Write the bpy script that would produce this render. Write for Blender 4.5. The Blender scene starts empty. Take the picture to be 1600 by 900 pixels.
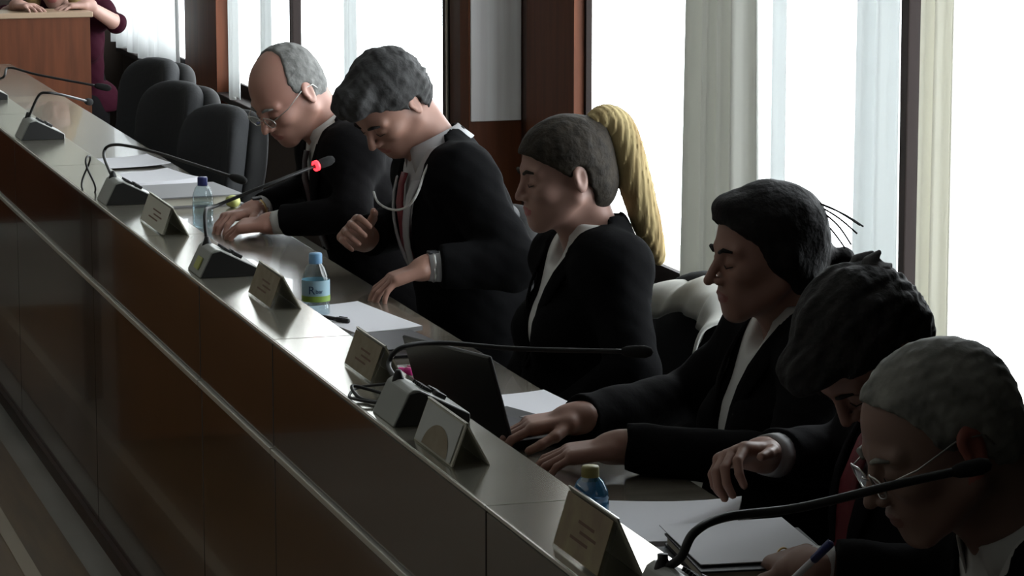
import bpy, bmesh, math, random
import numpy as np
from mathutils import Vector, Matrix
random.seed(7)
np.random.seed(7)
S = bpy.context.scene
COL = S.collection
R = math.radians
# ------------------------------------------------------------------ camera
CAM_Z = 1.91
YAW, PITCH, FPX = R(17.12), R(9.30), 4700.0
cd = bpy.data.cameras.new('camera'); cam = bpy.data.objects.new('camera', cd); COL.objects.link(cam)
cam.location = (0, 0, CAM_Z)
cam.rotation_euler = (R(90) - PITCH, 0, -YAW)
cd.sensor_width = 36; cd.lens = 36 * FPX / 1600; cd.clip_start = .05; cd.clip_end = 200
S.camera = cam
# ------------------------------------------------------------------ world, light, exposure
W = bpy.data.worlds.new('overcast_sky'); S.world = W; W.use_nodes = True
bg = W.node_tree.nodes['Background']
bg.inputs[0].default_value = (.93, .97, 1, 1); bg.inputs[1].default_value = 7.0
S.view_settings.view_transform = 'Standard'; S.view_settings.look = 'None'
S.view_settings.exposure = 0.0; S.view_settings.gamma = 1; S.view_settings.use_curve_mapping = False
S.cycles.max_bounces = 7; S.cycles.diffuse_bounces = 4; S.cycles.glossy_bounces = 4
S.cycles.transparent_max_bounces = 12; S.cycles.sample_clamp_indirect = 4
S.cycles.use_denoising = True
CEILING_FILL = 14.0
def area(name, loc, rot, sx, sy, power, col=(1, 1, 1), portal=False):
    l = bpy.data.lights.new(name, 'AREA'); l.shape = 'RECTANGLE'; l.size = sx; l.size_y = sy
    l.energy = power; l.color = col
    if portal: l.cycles.is_portal = True
    o = bpy.data.objects.new(name, l); o.location = loc; o.rotation_euler = rot; COL.objects.link(o); return o
for i, (y0, y1) in enumerate(((5.2, 8.94), (10.58, 14.43), (15.35, 17.3))):
    area('window_portal', (3.10, (y0 + y1) / 2, 1.66), (0, R(90), 0), 2.2, y1 - y0, 1, portal=True)

area('added_ceiling_fill', (-1.6, 6.0, 3.15), (0, 0, 0), 3.0, 9.0, CEILING_FILL, (1, .96, .88))  # added fill from above, out of view; stands for no known fitting
# ------------------------------------------------------------------ materials
def mat(name, col, rough=.5, metal=0, spec=.5, bump=None, col2=None, nscale=8, stretch=(1, 1, 1), emis=None, coat=0, sheen=0):
    m = bpy.data.materials.new(name); m.use_nodes = True
    nt = m.node_tree; b = nt.nodes['Principled BSDF']
    b.inputs['Base Color'].default_value = (*col, 1); b.inputs['Roughness'].default_value = rough
    b.inputs['Metallic'].default_value = metal; b.inputs['Specular IOR Level'].default_value = spec
    b.inputs['Coat Weight'].default_value = coat; b.inputs['Sheen Weight'].default_value = sheen
    if col2 is not None or bump:
        tc = nt.nodes.new('ShaderNodeTexCoord'); mp = nt.nodes.new('ShaderNodeMapping')
        mp.inputs['Scale'].default_value = stretch
        nz = nt.nodes.new('ShaderNodeTexNoise'); nz.inputs['Scale'].default_value = nscale; nz.inputs['Detail'].default_value = 5
        nt.links.new(tc.outputs['Object'], mp.inputs[0]); nt.links.new(mp.outputs[0], nz.inputs[0])
        if col2 is not None:
            mx = nt.nodes.new('ShaderNodeMix'); mx.data_type = 'RGBA'
            mx.inputs[6].default_value = (*col, 1); mx.inputs[7].default_value = (*col2, 1)
            rp = nt.nodes.new('ShaderNodeMapRange'); rp.inputs[1].default_value = .35; rp.inputs[2].default_value = .65
            nt.links.new(nz.outputs[0], rp.inputs[0]); nt.links.new(rp.outputs[0], mx.inputs[0])
            nt.links.new(mx.outputs[2], b.inputs['Base Color'])
        if bump:
            bp = nt.nodes.new('ShaderNodeBump'); bp.inputs['Strength'].default_value = bump; bp.inputs['Distance'].default_value = .01
            nt.links.new(nz.outputs[0], bp.inputs['Height']); nt.links.new(bp.outputs[0], b.inputs['Normal'])
    if emis:
        b.inputs['Emission Color'].default_value = (*emis[0], 1); b.inputs['Emission Strength'].default_value = emis[1]
    return m
M = {}
M['wood'] = mat('red_brown_veneer', (.120, .036, .014), .5, spec=.2, col2=(.082, .025, .010), nscale=5, stretch=(6, 6, .5))
M['wood_dark'] = mat('dark_veneer', (.05, .022, .014), .4, spec=.2, col2=(.035, .016, .011), nscale=5, stretch=(6, 6, .5))
M['panel'] = mat('lacquered_bench_panel', (.045, .022, .012), .13, spec=.8, col2=(.035, .018, .01), nscale=3, stretch=(1, .6, 6), coat=.3)
M['ledge'] = mat('polished_ledge', (.46, .44, .36), .16, metal=.75, col2=(.42, .40, .33), nscale=4)
M['edge'] = mat('bright_edge_strip', (.72, .70, .62), .35, metal=.45)
M['desk'] = mat('desk_top', (.15, .135, .11), .20, spec=.9, col2=(.105, .092, .07), nscale=4, stretch=(1, 8, 1), coat=.25)
M['seam'] = mat('joint_shadow_gap', (.01, .01, .01), .8)
M['wall'] = mat('plaster_wall', (.32, .32, .29), .85)
M['wall_far'] = mat('far_plaster_wall', (.36, .36, .32), .85)
M['wall_dark'] = mat('dark_dado', (.03, .022, .018), .75, spec=.15)
M['ceil'] = mat('ceiling_plaster', (.5, .5, .48), .9)
M['floor'] = mat('grey_floor', (.30, .29, .26), .3, col2=(.24, .23, .20), nscale=3)
M['floor_wood'] = mat('floor_wood_band', (.16, .095, .040), .3, col2=(.10, .058, .026), nscale=4, stretch=(8, .6, 1))
M['frame'] = mat('window_frame', (.018, .013, .012), .6, spec=.1)
M['greypanel'] = mat('grey_satin_board', (.85, .85, .85), .35, col2=(.72, .70, .70), nscale=3, stretch=(8, 8, .3))
M['black_plastic'] = mat('black_plastic', (.012, .012, .012), .45)
M['black_soft'] = mat('black_foam', (.008, .008, .008), .95)
M['grey_plastic'] = mat('grey_plastic', (.34, .35, .32), .35, spec=.5)
M['shell'] = mat('black_chair_shell', (.010, .010, .010), .7, spec=.15)
M['clerk'] = mat('warm_veneer', (.42, .20, .085), .5, col2=(.34, .155, .065), nscale=5, stretch=(6, 6, .5))
M['chair'] = mat('charcoal_upholstery', (.035, .036, .038), .8, spec=.2, bump=.15, nscale=60)
M['chrome'] = mat('chrome', (.7, .7, .7), .2, metal=1)
M['paper'] = mat('white_paper', (.72, .72, .76), .7)
M['paper_warm'] = mat('cream_paper', (.58, .56, .47), .7)
M['card_tan'] = mat('tan_print', (.30, .25, .17), .6, col2=(.24, .19, .12), nscale=30)
M['ink'] = mat('faded_ink', (.16, .09, .06), .7)
M['grey_cover'] = mat('grey_cover', (.20, .20, .205), .5)
M['dark_cover'] = mat('dark_cover', (.02, .02, .025), .5)
M['yellow'] = mat('yellow_green_plastic', (.50, .52, .16), .5)
M['pink'] = mat('pink_plastic', (.8, .04, .32), .4)
M['robe'] = mat('black_cloth', (.0045, .0045, .005), .95, spec=.06, bump=.25, nscale=25)
M['robe2'] = mat('black_wool', (.006, .0055, .006), .95, spec=.06, bump=.25, nscale=30)
M['suit'] = mat('charcoal_wool', (.011, .0105, .012), .95, spec=.06, bump=.25, nscale=30)
M['shirt'] = mat('white_shirt', (.62, .62, .60), .75, bump=.15, nscale=20)
M['shirt_grey'] = mat('pale_grey_shirt', (.42, .42, .43), .75, bump=.15, nscale=20)
M['tie_dark'] = mat('dark_tie', (.03, .012, .014), .6)
M['tie_red'] = mat('red_tie', (.16, .012, .02), .55)
M['maroon'] = mat('maroon_knit', (.026, .003, .009), .9, spec=.1)
M['gold'] = mat('gold', (.8, .6, .3), .3, metal=1)
M['steel'] = mat('steel', (.6, .6, .58), .3, metal=1)
M['red_led'] = mat('red_mic_light', (.6, .02, .02), .4, emis=((1, .02, .03), 5))
M['screen'] = mat('laptop_screen', (.01, .01, .012), .3)
M['parapet'] = mat('pale_parapet', (.60, .58, .50), .9)

def skin(name, c, c2, lipc):
    a = mat(name, c, .5, col2=c2, nscale=9, bump=.05)
    a.node_tree.nodes['Principled BSDF'].inputs['Subsurface Weight'].default_value = 0
    b = mat(name + '_lips', lipc, .45)
    return a, b
SK = {'fair': skin('skin_ruddy', (.43, .235, .18), (.40, .20, .155), (.32, .12, .10)),
      'tan': skin('skin_warm', (.35, .19, .145), (.31, .165, .12), (.30, .11, .09)),
      'pale': skin('skin_pale', (.39, .23, .185), (.36, .205, .165), (.36, .12, .11)),
      'red': skin('skin_flushed', (.30, .195, .155), (.29, .165, .13), (.25, .12, .10))}
M['ear'] = mat('backlit_glow_ear_skin', (.40, .13, .10), .5)  # red glow of backlight through the ear, put into its colour
def hairmat(name, c, c2, scale=40, stretch=(1, 1, 1)):
    m = mat(name, c, .7, spec=.2, col2=c2, nscale=scale, stretch=stretch, bump=.6)
    return m
HM = {'grey': hairmat('short_grey_hair', (.23, .23, .22), (.14, .14, .135)),
      'silver': hairmat('silver_hair', (.36, .355, .32), (.13, .13, .12), 16),
      'dark': hairmat('dark_hair', (.030, .027, .026), (.016, .015, .015)),
      'tuft': hairmat('grey_tuft_hair', (.20, .20, .20), (.10, .10, .10)),
      'salt': hairmat('dark_grey_hair', (.046, .046, .046), (.028, .027, .027)),
      'black': hairmat('black_hair', (.014, .012, .012), (.008, .007, .007)),
      'brown': hairmat('brown_hair', (.045, .036, .026), (.022, .018, .014)),
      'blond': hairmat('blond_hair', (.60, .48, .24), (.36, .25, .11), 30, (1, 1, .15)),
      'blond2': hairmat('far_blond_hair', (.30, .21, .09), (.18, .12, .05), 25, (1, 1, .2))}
def see_through(name, tint, gloss=.25, rough=.05, ior=1.35, body=None):
    m = bpy.data.materials.new(name); m.use_nodes = True; nt = m.node_tree; nt.nodes.clear()
    o = nt.nodes.new('ShaderNodeOutputMaterial'); t = nt.nodes.new('ShaderNodeBsdfTransparent'); g = nt.nodes.new('ShaderNodeBsdfGlossy')
    f = nt.nodes.new('ShaderNodeLayerWeight'); f.inputs[0].default_value = .5
    pw = nt.nodes.new('ShaderNodeMath'); pw.operation = 'POWER'; pw.inputs[1].default_value = 4.0
    nt.links.new(f.outputs['Facing'], pw.inputs[0])
    ad = nt.nodes.new('ShaderNodeMath'); ad.operation = 'MULTIPLY_ADD'; ad.inputs[1].default_value = (ior - 1) * 1.4; ad.inputs[2].default_value = gloss * .12
    x = nt.nodes.new('ShaderNodeMixShader')
    t.inputs[0].default_value = (*tint, 1); g.inputs[1].default_value = rough
    nt.links.new(pw.outputs[0], ad.inputs[0]); nt.links.new(ad.outputs[0], x.inputs[0])
    if body:
        df = nt.nodes.new('ShaderNodeBsdfDiffuse'); df.inputs[0].default_value = (*body, 1); y = nt.nodes.new('ShaderNodeMixShader'); y.inputs[0].default_value = .45
        nt.links.new(t.outputs[0], y.inputs[1]); nt.links.new(df.outputs[0], y.inputs[2]); nt.links.new(y.outputs[0], x.inputs[1])
    else: nt.links.new(t.outputs[0], x.inputs[1])
    nt.links.new(g.outputs[0], x.inputs[2]); nt.links.new(x.outputs[0], o.inputs[0])
    return m
M['pane'] = see_through('window_glass', (.97, .98, .98), 0, .02, 1.2)
M['pet'] = see_through('clear_bottle_plastic', (.80, .88, .90), .8, .12, 1.45)
M['pet_blue'] = see_through('blue_bottle_plastic', (.32, .62, .85), 1.6, .1, 1.45, (.10, .36, .62))
M['lens'] = see_through('spectacle_lens', (.85, .86, .84), 1, .03, 1.5)
M['acrylic'] = see_through('clear_acrylic', (.88, .88, .86), 1, .06, 1.45)
M['cap_navy'] = mat('navy_cap', (.02, .03, .16), .4)
M['cap_sky'] = mat('pale_blue_cap', (.16, .34, .55), .4)
M['cap_olive'] = mat('olive_cap', (.30, .27, .09), .45)
M['label_blue'] = mat('pale_blue_label', (.30, .47, .55), .5)
M['label_green'] = mat('green_label_band', (.22, .36, .05), .5)
M['label_ink'] = mat('label_ink', (.02, .06, .13), .5)
def curtain_mat(name, tint, thru, trans):
    m = bpy.data.materials.new(name); m.use_nodes = True; nt = m.node_tree; nt.nodes.clear()
    o = nt.nodes.new('ShaderNodeOutputMaterial'); d = nt.nodes.new('ShaderNodeBsdfDiffuse'); tl = nt.nodes.new('ShaderNodeBsdfTranslucent')
    tp = nt.nodes.new('ShaderNodeBsdfTransparent'); a = nt.nodes.new('ShaderNodeMixShader'); b = nt.nodes.new('ShaderNodeMixShader')
    d.inputs[0].default_value = (*tint, 1); tl.inputs[0].default_value = (*tint, 1)
    a.inputs[0].default_value = thru; b.inputs[0].default_value = trans
    nt.links.new(d.outputs[0], a.inputs[1]); nt.links.new(tl.outputs[0], a.inputs[2])
    nt.links.new(a.outputs[0], b.inputs[1]); nt.links.new(tp.outputs[0], b.inputs[2]); nt.links.new(b.outputs[0], o.inputs[0])
    return m
M['curtain'] = curtain_mat('white_curtain_cloth', (.78, .78, .74), .19, .0)
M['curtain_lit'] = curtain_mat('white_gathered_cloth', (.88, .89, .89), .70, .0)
M['sheer'] = curtain_mat('sheer_curtain_cloth', (.86, .88, .88), .36, .0)
M['curtain2'] = curtain_mat('cream_curtain_cloth', (.80, .79, .73), .36, .0)

# ------------------------------------------------------------------ mesh helpers
def link(name, me, m, parent=None, smooth=False):
    o = bpy.data.objects.new(name, me); COL.objects.link(o)
    for k in (m if isinstance(m, (list, tuple)) else [m]): me.materials.append(k)
    if smooth:
        me.polygons.foreach_set('use_smooth', [True] * len(me.polygons))
    if parent is not None:
        o.parent = parent
        o.matrix_parent_inverse = Matrix.Translation(-Vector(parent.location)) if parent.type == 'EMPTY' else Matrix.Identity(4)
    return o
def pydata(name, v, f, m, parent=None, smooth=False):
    me = bpy.data.meshes.new(name); me.from_pydata([tuple(map(float, p)) for p in v], [], f); me.update()
    return link(name, me, m, parent, smooth)
def tag(o, label=None, cat=None, group=None, kind=None):
    if label: o['label'] = label
    if cat: o['category'] = cat
    if group: o['group'] = group
    if kind: o['kind'] = kind
    return o
def thing(name, loc, label, cat, group=None):
    o = bpy.data.objects.new(name, None); o.empty_display_size = .05; o.location = loc; COL.objects.link(o)
    return tag(o, label, cat, group)
class B:
    """collects shapes into one mesh"""
    def __init__(s): s.v = []; s.f = []
    def add(s, v, f):
        n = len(s.v); s.v += [tuple(map(float, p)) for p in v]; s.f += [tuple(i + n for i in q) for q in f]; return s
    def box(s, lo, hi, bev=0.0, rot=None, piv=None):
        bm = bmesh.new(); bmesh.ops.create_cube(bm, size=1)
        c = [(lo[i] + hi[i]) / 2 for i in range(3)]; d = [abs(hi[i] - lo[i]) for i in range(3)]
        for v in bm.verts: v.co = Vector((c[0] + v.co.x * d[0], c[1] + v.co.y * d[1], c[2] + v.co.z * d[2]))
        if bev: bmesh.ops.bevel(bm, geom=bm.edges[:], offset=bev, segments=2, affect='EDGES', profile=.5)
        if rot is not None:
            p = Vector(piv if piv else c)
            for v in bm.verts: v.co = rot @ (v.co - p) + p
        bm.verts.index_update()
        s.add([v.co[:] for v in bm.verts], [[v.index for v in f.verts] for f in bm.faces]); bm.free(); return s
    def prism(s, pts, axis, a, b):
        """polygon pts in the two other axes, extruded along axis from a to b"""
        def mk(p, t):
            q = list(p); q.insert(axis, t); return q
        n = len(pts)
        v = [mk(p, a) for p in pts] + [mk(p, b) for p in pts]
        f = [tuple(range(n - 1, -1, -1)), tuple(range(n, 2 * n))] + [(i, (i + 1) % n, n + (i + 1) % n, n + i) for i in range(n)]
        return s.add(v, f)
    def tube(s, pts, r, n=10, cap=True, closed=False):
        P = [Vector(p) for p in pts]; m = len(P)
        rr = r if isinstance(r, (list, tuple)) else [r] * m
        v = []; prev = None
        for i in range(m):
            if closed: t = (P[(i + 1) % m] - P[i - 1]).normalized()
            else: t = (P[min(i + 1, m - 1)] - P[max(i - 1, 0)]).normalized()
            if prev is None:
                a = Vector((0, 0, 1)) if abs(t.z) < .9 else Vector((1, 0, 0)); u = t.cross(a).normalized()
            else: u = (prev - t * prev.dot(t)).normalized()
            prev = u; w = t.cross(u)
            for k in range(n):
                g = 2 * math.pi * k / n; v.append(P[i] + (u * math.cos(g) + w * math.sin(g)) * rr[i])
        f = []
        for i in range(m if closed else m - 1):
            j = (i + 1) % m
            for k in range(n): f.append((i * n + k, i * n + (k + 1) % n, j * n + (k + 1) % n, j * n + k))
        if cap and not closed: f += [tuple(range(n - 1, -1, -1)), tuple((m - 1) * n + k for k in range(n))]
        return s.add(v, f)
    def lathe(s, prof, c=(0, 0, 0), n=28, cap=True):
        v = []; f = []; m = len(prof)
        for r, z in prof:
            for k in range(n):
                g = 2 * math.pi * k / n; v.append((c[0] + r * math.cos(g), c[1] + r * math.sin(g), c[2] + z))
        for i in range(m - 1):
            for k in range(n): f.append((i * n + k, i * n + (k + 1) % n, (i + 1) * n + (k + 1) % n, (i + 1) * n + k))
        if cap: f += [tuple(range(n - 1, -1, -1)), tuple((m - 1) * n + k for k in range(n))]
        return s.add(v, f)
    def ball(s, c, r, n=14):
        rx, ry, rz = r if isinstance(r, (tuple, list)) else (r, r, r)
        prof = [(math.sin(math.pi * i / n), -math.cos(math.pi * i / n)) for i in range(n + 1)]
        v = []; f = []; k2 = 2 * n
        for a, z in prof:
            for k in range(k2): v.append((c[0] + rx * a * math.cos(math.pi * k / n), c[1] + ry * a * math.sin(math.pi * k / n), c[2] + rz * z))
        for i in range(n):
            for k in range(k2): f.append((i * k2 + k, i * k2 + (k + 1) % k2, (i + 1) * k2 + (k + 1) % k2, (i + 1) * k2 + k))
        return s.add(v, f)
    def build(s, name, m, parent=None, smooth=False): return pydata(name, s.v, s.f, m, parent, smooth)
def spline(pts, n=8):
    P = [Vector(p) for p in pts]; out = []
    for i in range(len(P) - 1):
        a, b, c, d = P[max(i - 1, 0)], P[i], P[i + 1], P[min(i + 2, len(P) - 1)]
        for k in range(n):
            t = k / n
            out.append(.5 * ((2 * b) + (c - a) * t + (2 * a - 5 * b + 4 * c - d) * t * t + (3 * b - a - 3 * c + d) * t ** 3))
    out.append(P[-1]); return out
def copy_tree(o, parent=None, loc=None, rz=None):
    c = o.copy(); COL.objects.link(c)
    if parent is not None: c.parent = parent
    if loc is not None: c.location = loc
    if rz is not None: c.rotation_euler = (0, 0, rz)
    for ch in list(o.children): copy_tree(ch, c)
    return c
def struct(o): o['kind'] = 'structure'; return o

# ------------------------------------------------------------------ the room
LX0, LX1, LZ = 1.258, 1.415, .86       # ledge front, back, top
DZ, DX1 = .735, 1.80                   # desk top height and rear edge
WX = 3.0                               # window wall
struct(B().box((-5.2, -2, -.16), (LX0 + .03, 17.6, -.06)).build('floor', M['floor']))
struct(B().box((LX0 + .03, -2, -.16), (3.3, 17.6, -.02)).build('floor', M['floor']))
struct(B().box((1.045, -2, -.07), (1.165, 11.6, -.052)).build('trim_1', M['floor_wood']))
struct(B().box((1.005, -2, -.07), (1.045, 11.6, -.050)).build('trim_2', mat('tan_floor_strip', (.42, .36, .27), .35)))
struct(B().box((.62, -2, -.07), (1.005, 11.6, -.053)).build('trim_3', M['floor_wood']))
struct(B().box((-5.2, -2, 3.2), (3.3, 17.6, 3.3)).build('ceiling', M['ceil']))
struct(B().box((-5.3, -2, -.16), (-5.2, 17.6, 3.3)).build('wall_left', M['wall']))
struct(B().box((-5.3, -2.1, -.16), (3.3, -2.0, 3.3)).build('wall_back', M['wall']))
struct(B().box((-5.3, 17.5, -.16), (3.3, 17.6, 3.3)).build('wall_front', M['wall_far']))
SILL, HEAD = .50, 2.75
# window wall: masonry below the sills, above the heads and between the windows
rw = B().box((WX, -2, -.16), (WX + .10, 17.6, SILL - .03)).box((WX, -2, HEAD), (WX + .10, 17.6, 3.3))
rw.box((WX + .005, -2, SILL - .03), (WX + .03, 5.2, HEAD))
rw.box((WX + .005, 8.98, SILL - .03), (WX + .03, 10.50, HEAD)).box((WX + .005, 14.45, SILL - .03), (WX + .03, 15.32, HEAD)).box((WX + .005, 17.3, SILL - .03), (WX + .03, 17.6, HEAD))
struct(rw.build('wall_right', M['wall_dark']))
def window(n, y0, y1, mull):
    fr = B()
    x0, x1 = WX + .004, WX + .020
    fr.box((x0, y0, SILL - .03), (x1, y1, SILL + .04)).box((x0, y0, HEAD - .06), (x1, y1, HEAD))
    fr.box((x0, y0, SILL), (x1, y0 + .02, HEAD)).box((x0, y1 - .02, SILL), (x1, y1, HEAD))
    w = struct(fr.build('window_%d' % n, M['frame']))
    for a, b in mull:
        struct(B().box((WX - .005, a, SILL), (WX + .035, b, HEAD), .004).build('mullion', M['frame'], w))
    struct(B().box((WX + .010, y0 + .015, SILL + .03), (WX + .015, y1 - .015, HEAD - .05)).build('pane', M['pane'], w))
    struct(B().box((WX - .07, y0, SILL - .05), (WX + .05, y1, SILL - .02), .005).build('sill', M['frame'], w))
window(1, 10.50, 14.43, [(13.02, 13.09)])
window(3, 15.32, 17.3, [])
struct(B().box((-5.2, 17.46, -.06), (WX, 17.5, 1.0)).build('trim_11', M['wall_dark']))
window(2, 5.2, 8.98, [(6.535, 6.585), (7.60, 7.608)])
# timber piers standing proud of the wall
struct(B().box((WX - .06, 14.44, -.02), (WX + .01, 14.85, HEAD)).box((WX - .05, 14.85, -.02), (WX + .01, 15.30, HEAD)).build('trim_4', M['wood']))
struct(B().box((WX - .03, 8.98, -.02), (WX + .01, 9.48, HEAD)).build('trim_5', M['wood']))
struct(B().box((WX - .01, 9.48, -.02), (WX + .02, 9.60, HEAD)).build('trim_6', M['wood_dark']))
struct(B().box((WX - .195, 9.60, -.02), (WX + .005, 9.70, HEAD), .003).build('trim_7', M['wood']))
struct(B().box((WX - .03, 9.70, -.02), (WX + .005, 10.40, HEAD)).build('trim_12', M['wood_dark']))
struct(B().box((WX - .03, 10.42, -.02), (WX + .02, 10.50, HEAD)).build('trim_8', M['frame']))
struct(B().box((WX - .036, 10.425, -.02), (WX - .03, 10.435, HEAD)).build('trim_9', M['edge']))
tag(B().box((WX - .188, 9.592, .835), (WX - .012, 9.60, 2.3), .003).build('grey_board', M['greypanel']),
    'tall satin grey board on the face of the timber pier between the two windows', 'board')
# pale balcony wall seen below through the glass
tag(B().box((WX + .9, 3, -.4), (WX + 1.05, 17, .13)).box((WX + .86, 3, .13), (WX + 1.09, 17, .16)).build('exterior_parapet', M['parapet']),
    'pale low parapet outside the windows', 'parapet')

def curtain(label, y0, y1, x, z0, z1, folds, amp, m, flare=0, group=None, step=False):
    n = folds * 14; rows = 14; v = []; f = []
    for j in range(rows + 1):
        t = j / rows; z = z1 + (z0 - z1) * t
        for i in range(n + 1):
            s = i / n
            ph = s * folds * 2 * math.pi
            yy = y0 + (y1 - y0) * s + flare * t * (s - .5) + .25 * (y1 - y0) / folds * math.sin(ph * 1.0 + .8) * .3
            xx = x + amp * (.6 + .4 * t) * math.sin(ph + .5 * math.sin(3.1 * s * folds) + .3 * t) + .3 * amp * math.sin(2.3 * ph + 1)
            v.append((xx, yy, z + (.012 * math.sin(ph * .5) if j == rows else 0)))
    for j in range(rows):
        for i in range(n): a = j * (n + 1) + i; f.append((a, a + 1, a + n + 2, a + n + 1))
    o = pydata('curtain', v, f, m, None, True)
    sm = o.modifiers.new('solid', 'SOLIDIFY'); sm.thickness = .003
    return tag(o, label, 'curtain', group)
curtain('thick grey-white gathered curtain left of the black-haired woman', 7.15, 7.52, WX - .17, .52, 2.7, 4, .028, M['curtain'], .10)
curtain('sheer curtain strip just right of the thick gathered curtain', 7.02, 7.11, WX - .12, .52, 2.7, 1, .010, M['sheer'])
curtain('pale gathered curtain left of the dark window post', 6.27, 6.46, WX - .16, .52, 2.7, 2, .016, M['sheer'], .04)
curtain('cream curtain just right of the dark window post', 6.00, 6.14, WX - .15, .52, 2.7, 2, .016, M['curtain2'])
curtain('sheer curtain left of the far window post, above the balding man', 12.92, 13.10, WX - .13, .52, 2.7, 2, .012, M['sheer'])
curtain('sheer curtain above and between the two men at the far window', 11.40, 11.56, WX - .13, .52, 2.7, 2, .012, M['sheer'])
curtain('sheer curtain at the left end of the far window beside the timber pier', 13.62, 13.80, WX - .13, .52, 2.7, 2, .012, M['sheer'])
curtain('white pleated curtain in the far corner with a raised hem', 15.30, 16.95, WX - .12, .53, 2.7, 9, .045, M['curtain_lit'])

# ------------------------------------------------------------------ the long bench
SE = [2.75, 4.21, 5.67, 6.40, 7.86, 9.32, 10.78]         # panel joints along the bench
YB0, YB1 = 1.9, 13.4
bench = thing('courtroom_bench', (LX0, 6, -.06), 'long dark wooden bench with a polished metal ledge running across the picture', 'bench')
B().box((LX0 + .03, YB0, -.06), (LX0 + .06, YB1, LZ - .012)).build('core_board', M['seam'], bench)
ys = [YB0] + SE + [YB1]
for a, b in zip(ys[:-1], ys[1:]):
    B().box((LX0, a + .003, -.02), (LX0 + .03, b - .003, .628), .002).build('front_panel', M['panel'], bench)
    B().box((LX0 - .002, a + .003, .645), (LX0 + .03, b - .003, LZ - .008), .002).build('upper_panel', M['panel'], bench)
    B().box((LX0 - .010, a + .004, .630), (LX0 + .03, b - .004, .643), .002).build('trim_strip', M['edge'], bench)
B().box((LX0 - .012, YB0, -.06), (LX0 + .03, YB1, -.02)).build('plinth', M['wood_dark'], bench)
ly = [YB0] + [2.75, 4.21, 5.67, 7.13, 8.59, 10.05, 11.51] + [YB1]
for a, b in zip(ly[:-1], ly[1:]):
    B().box((LX0, a + .0015, LZ - .007), (LX1, b - .0015, LZ), .0012).build('ledge_top', M['ledge'], bench)
    B().box((LX0 - .003, a + .0015, LZ - .006), (LX0, b - .0015, LZ - .0005)).build('ledge_edge', M['edge'], bench)
B().box((LX1 - .025, YB0, DZ - .02), (LX1 - .005, YB1, LZ - .02)).build('riser', M['wood_dark'], bench)
B().box((LX1 - .02, YB0, DZ - .03), (DX1, YB1, DZ), .003).build('desk_top', M['desk'], bench)
for yy in (2.0, 4.21, 6.40, 8.59, 10.78, 13.5):
    B().box((LX0 + .07, yy - .015, -.02), (DX1 - .12, yy + .015, DZ - .03)).build('side_support', M['wood_dark'], bench)

# tall wooden desk front behind the far end of the row
db = thing('wooden_desk', (1.4, 13.8, -.02), 'tall red-brown wooden desk at upper left with a woman leaning over it', 'desk')
B().box((.2, 13.7, -.02), (2.205, 13.73, .912)).build('front_board', M['wood'], db)
B().box((2.18, 13.73, -.02), (2.205, 14.0, .912)).build('side_board', M['wood'], db)
B().box((.18, 13.69, .912), (2.218, 13.95, .937), .004).build('top_board', mat('worn_wood_top', (.34, .24, .16), .3), db)
# clerk's table front, only seen mirrored in the lacquered bench
ct = thing('clerk_table', (-.3, 9.2, -.06), 'brown wooden table mirrored in the glossy bench front', 'table')
B().box((-1.6, 9.02, -.06), (1.0, 9.06, .66)).build('front_board', M['clerk'], ct)
B().box((-1.62, 9.0, .66), (1.02, 9.8, .69), .004).build('top_board', M['wood_dark'], ct)
for x in (-1.58, .94): B().box((x, 9.70, -.06), (x + .05, 9.76, .66)).build('leg', M['wood_dark'], ct)

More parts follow.
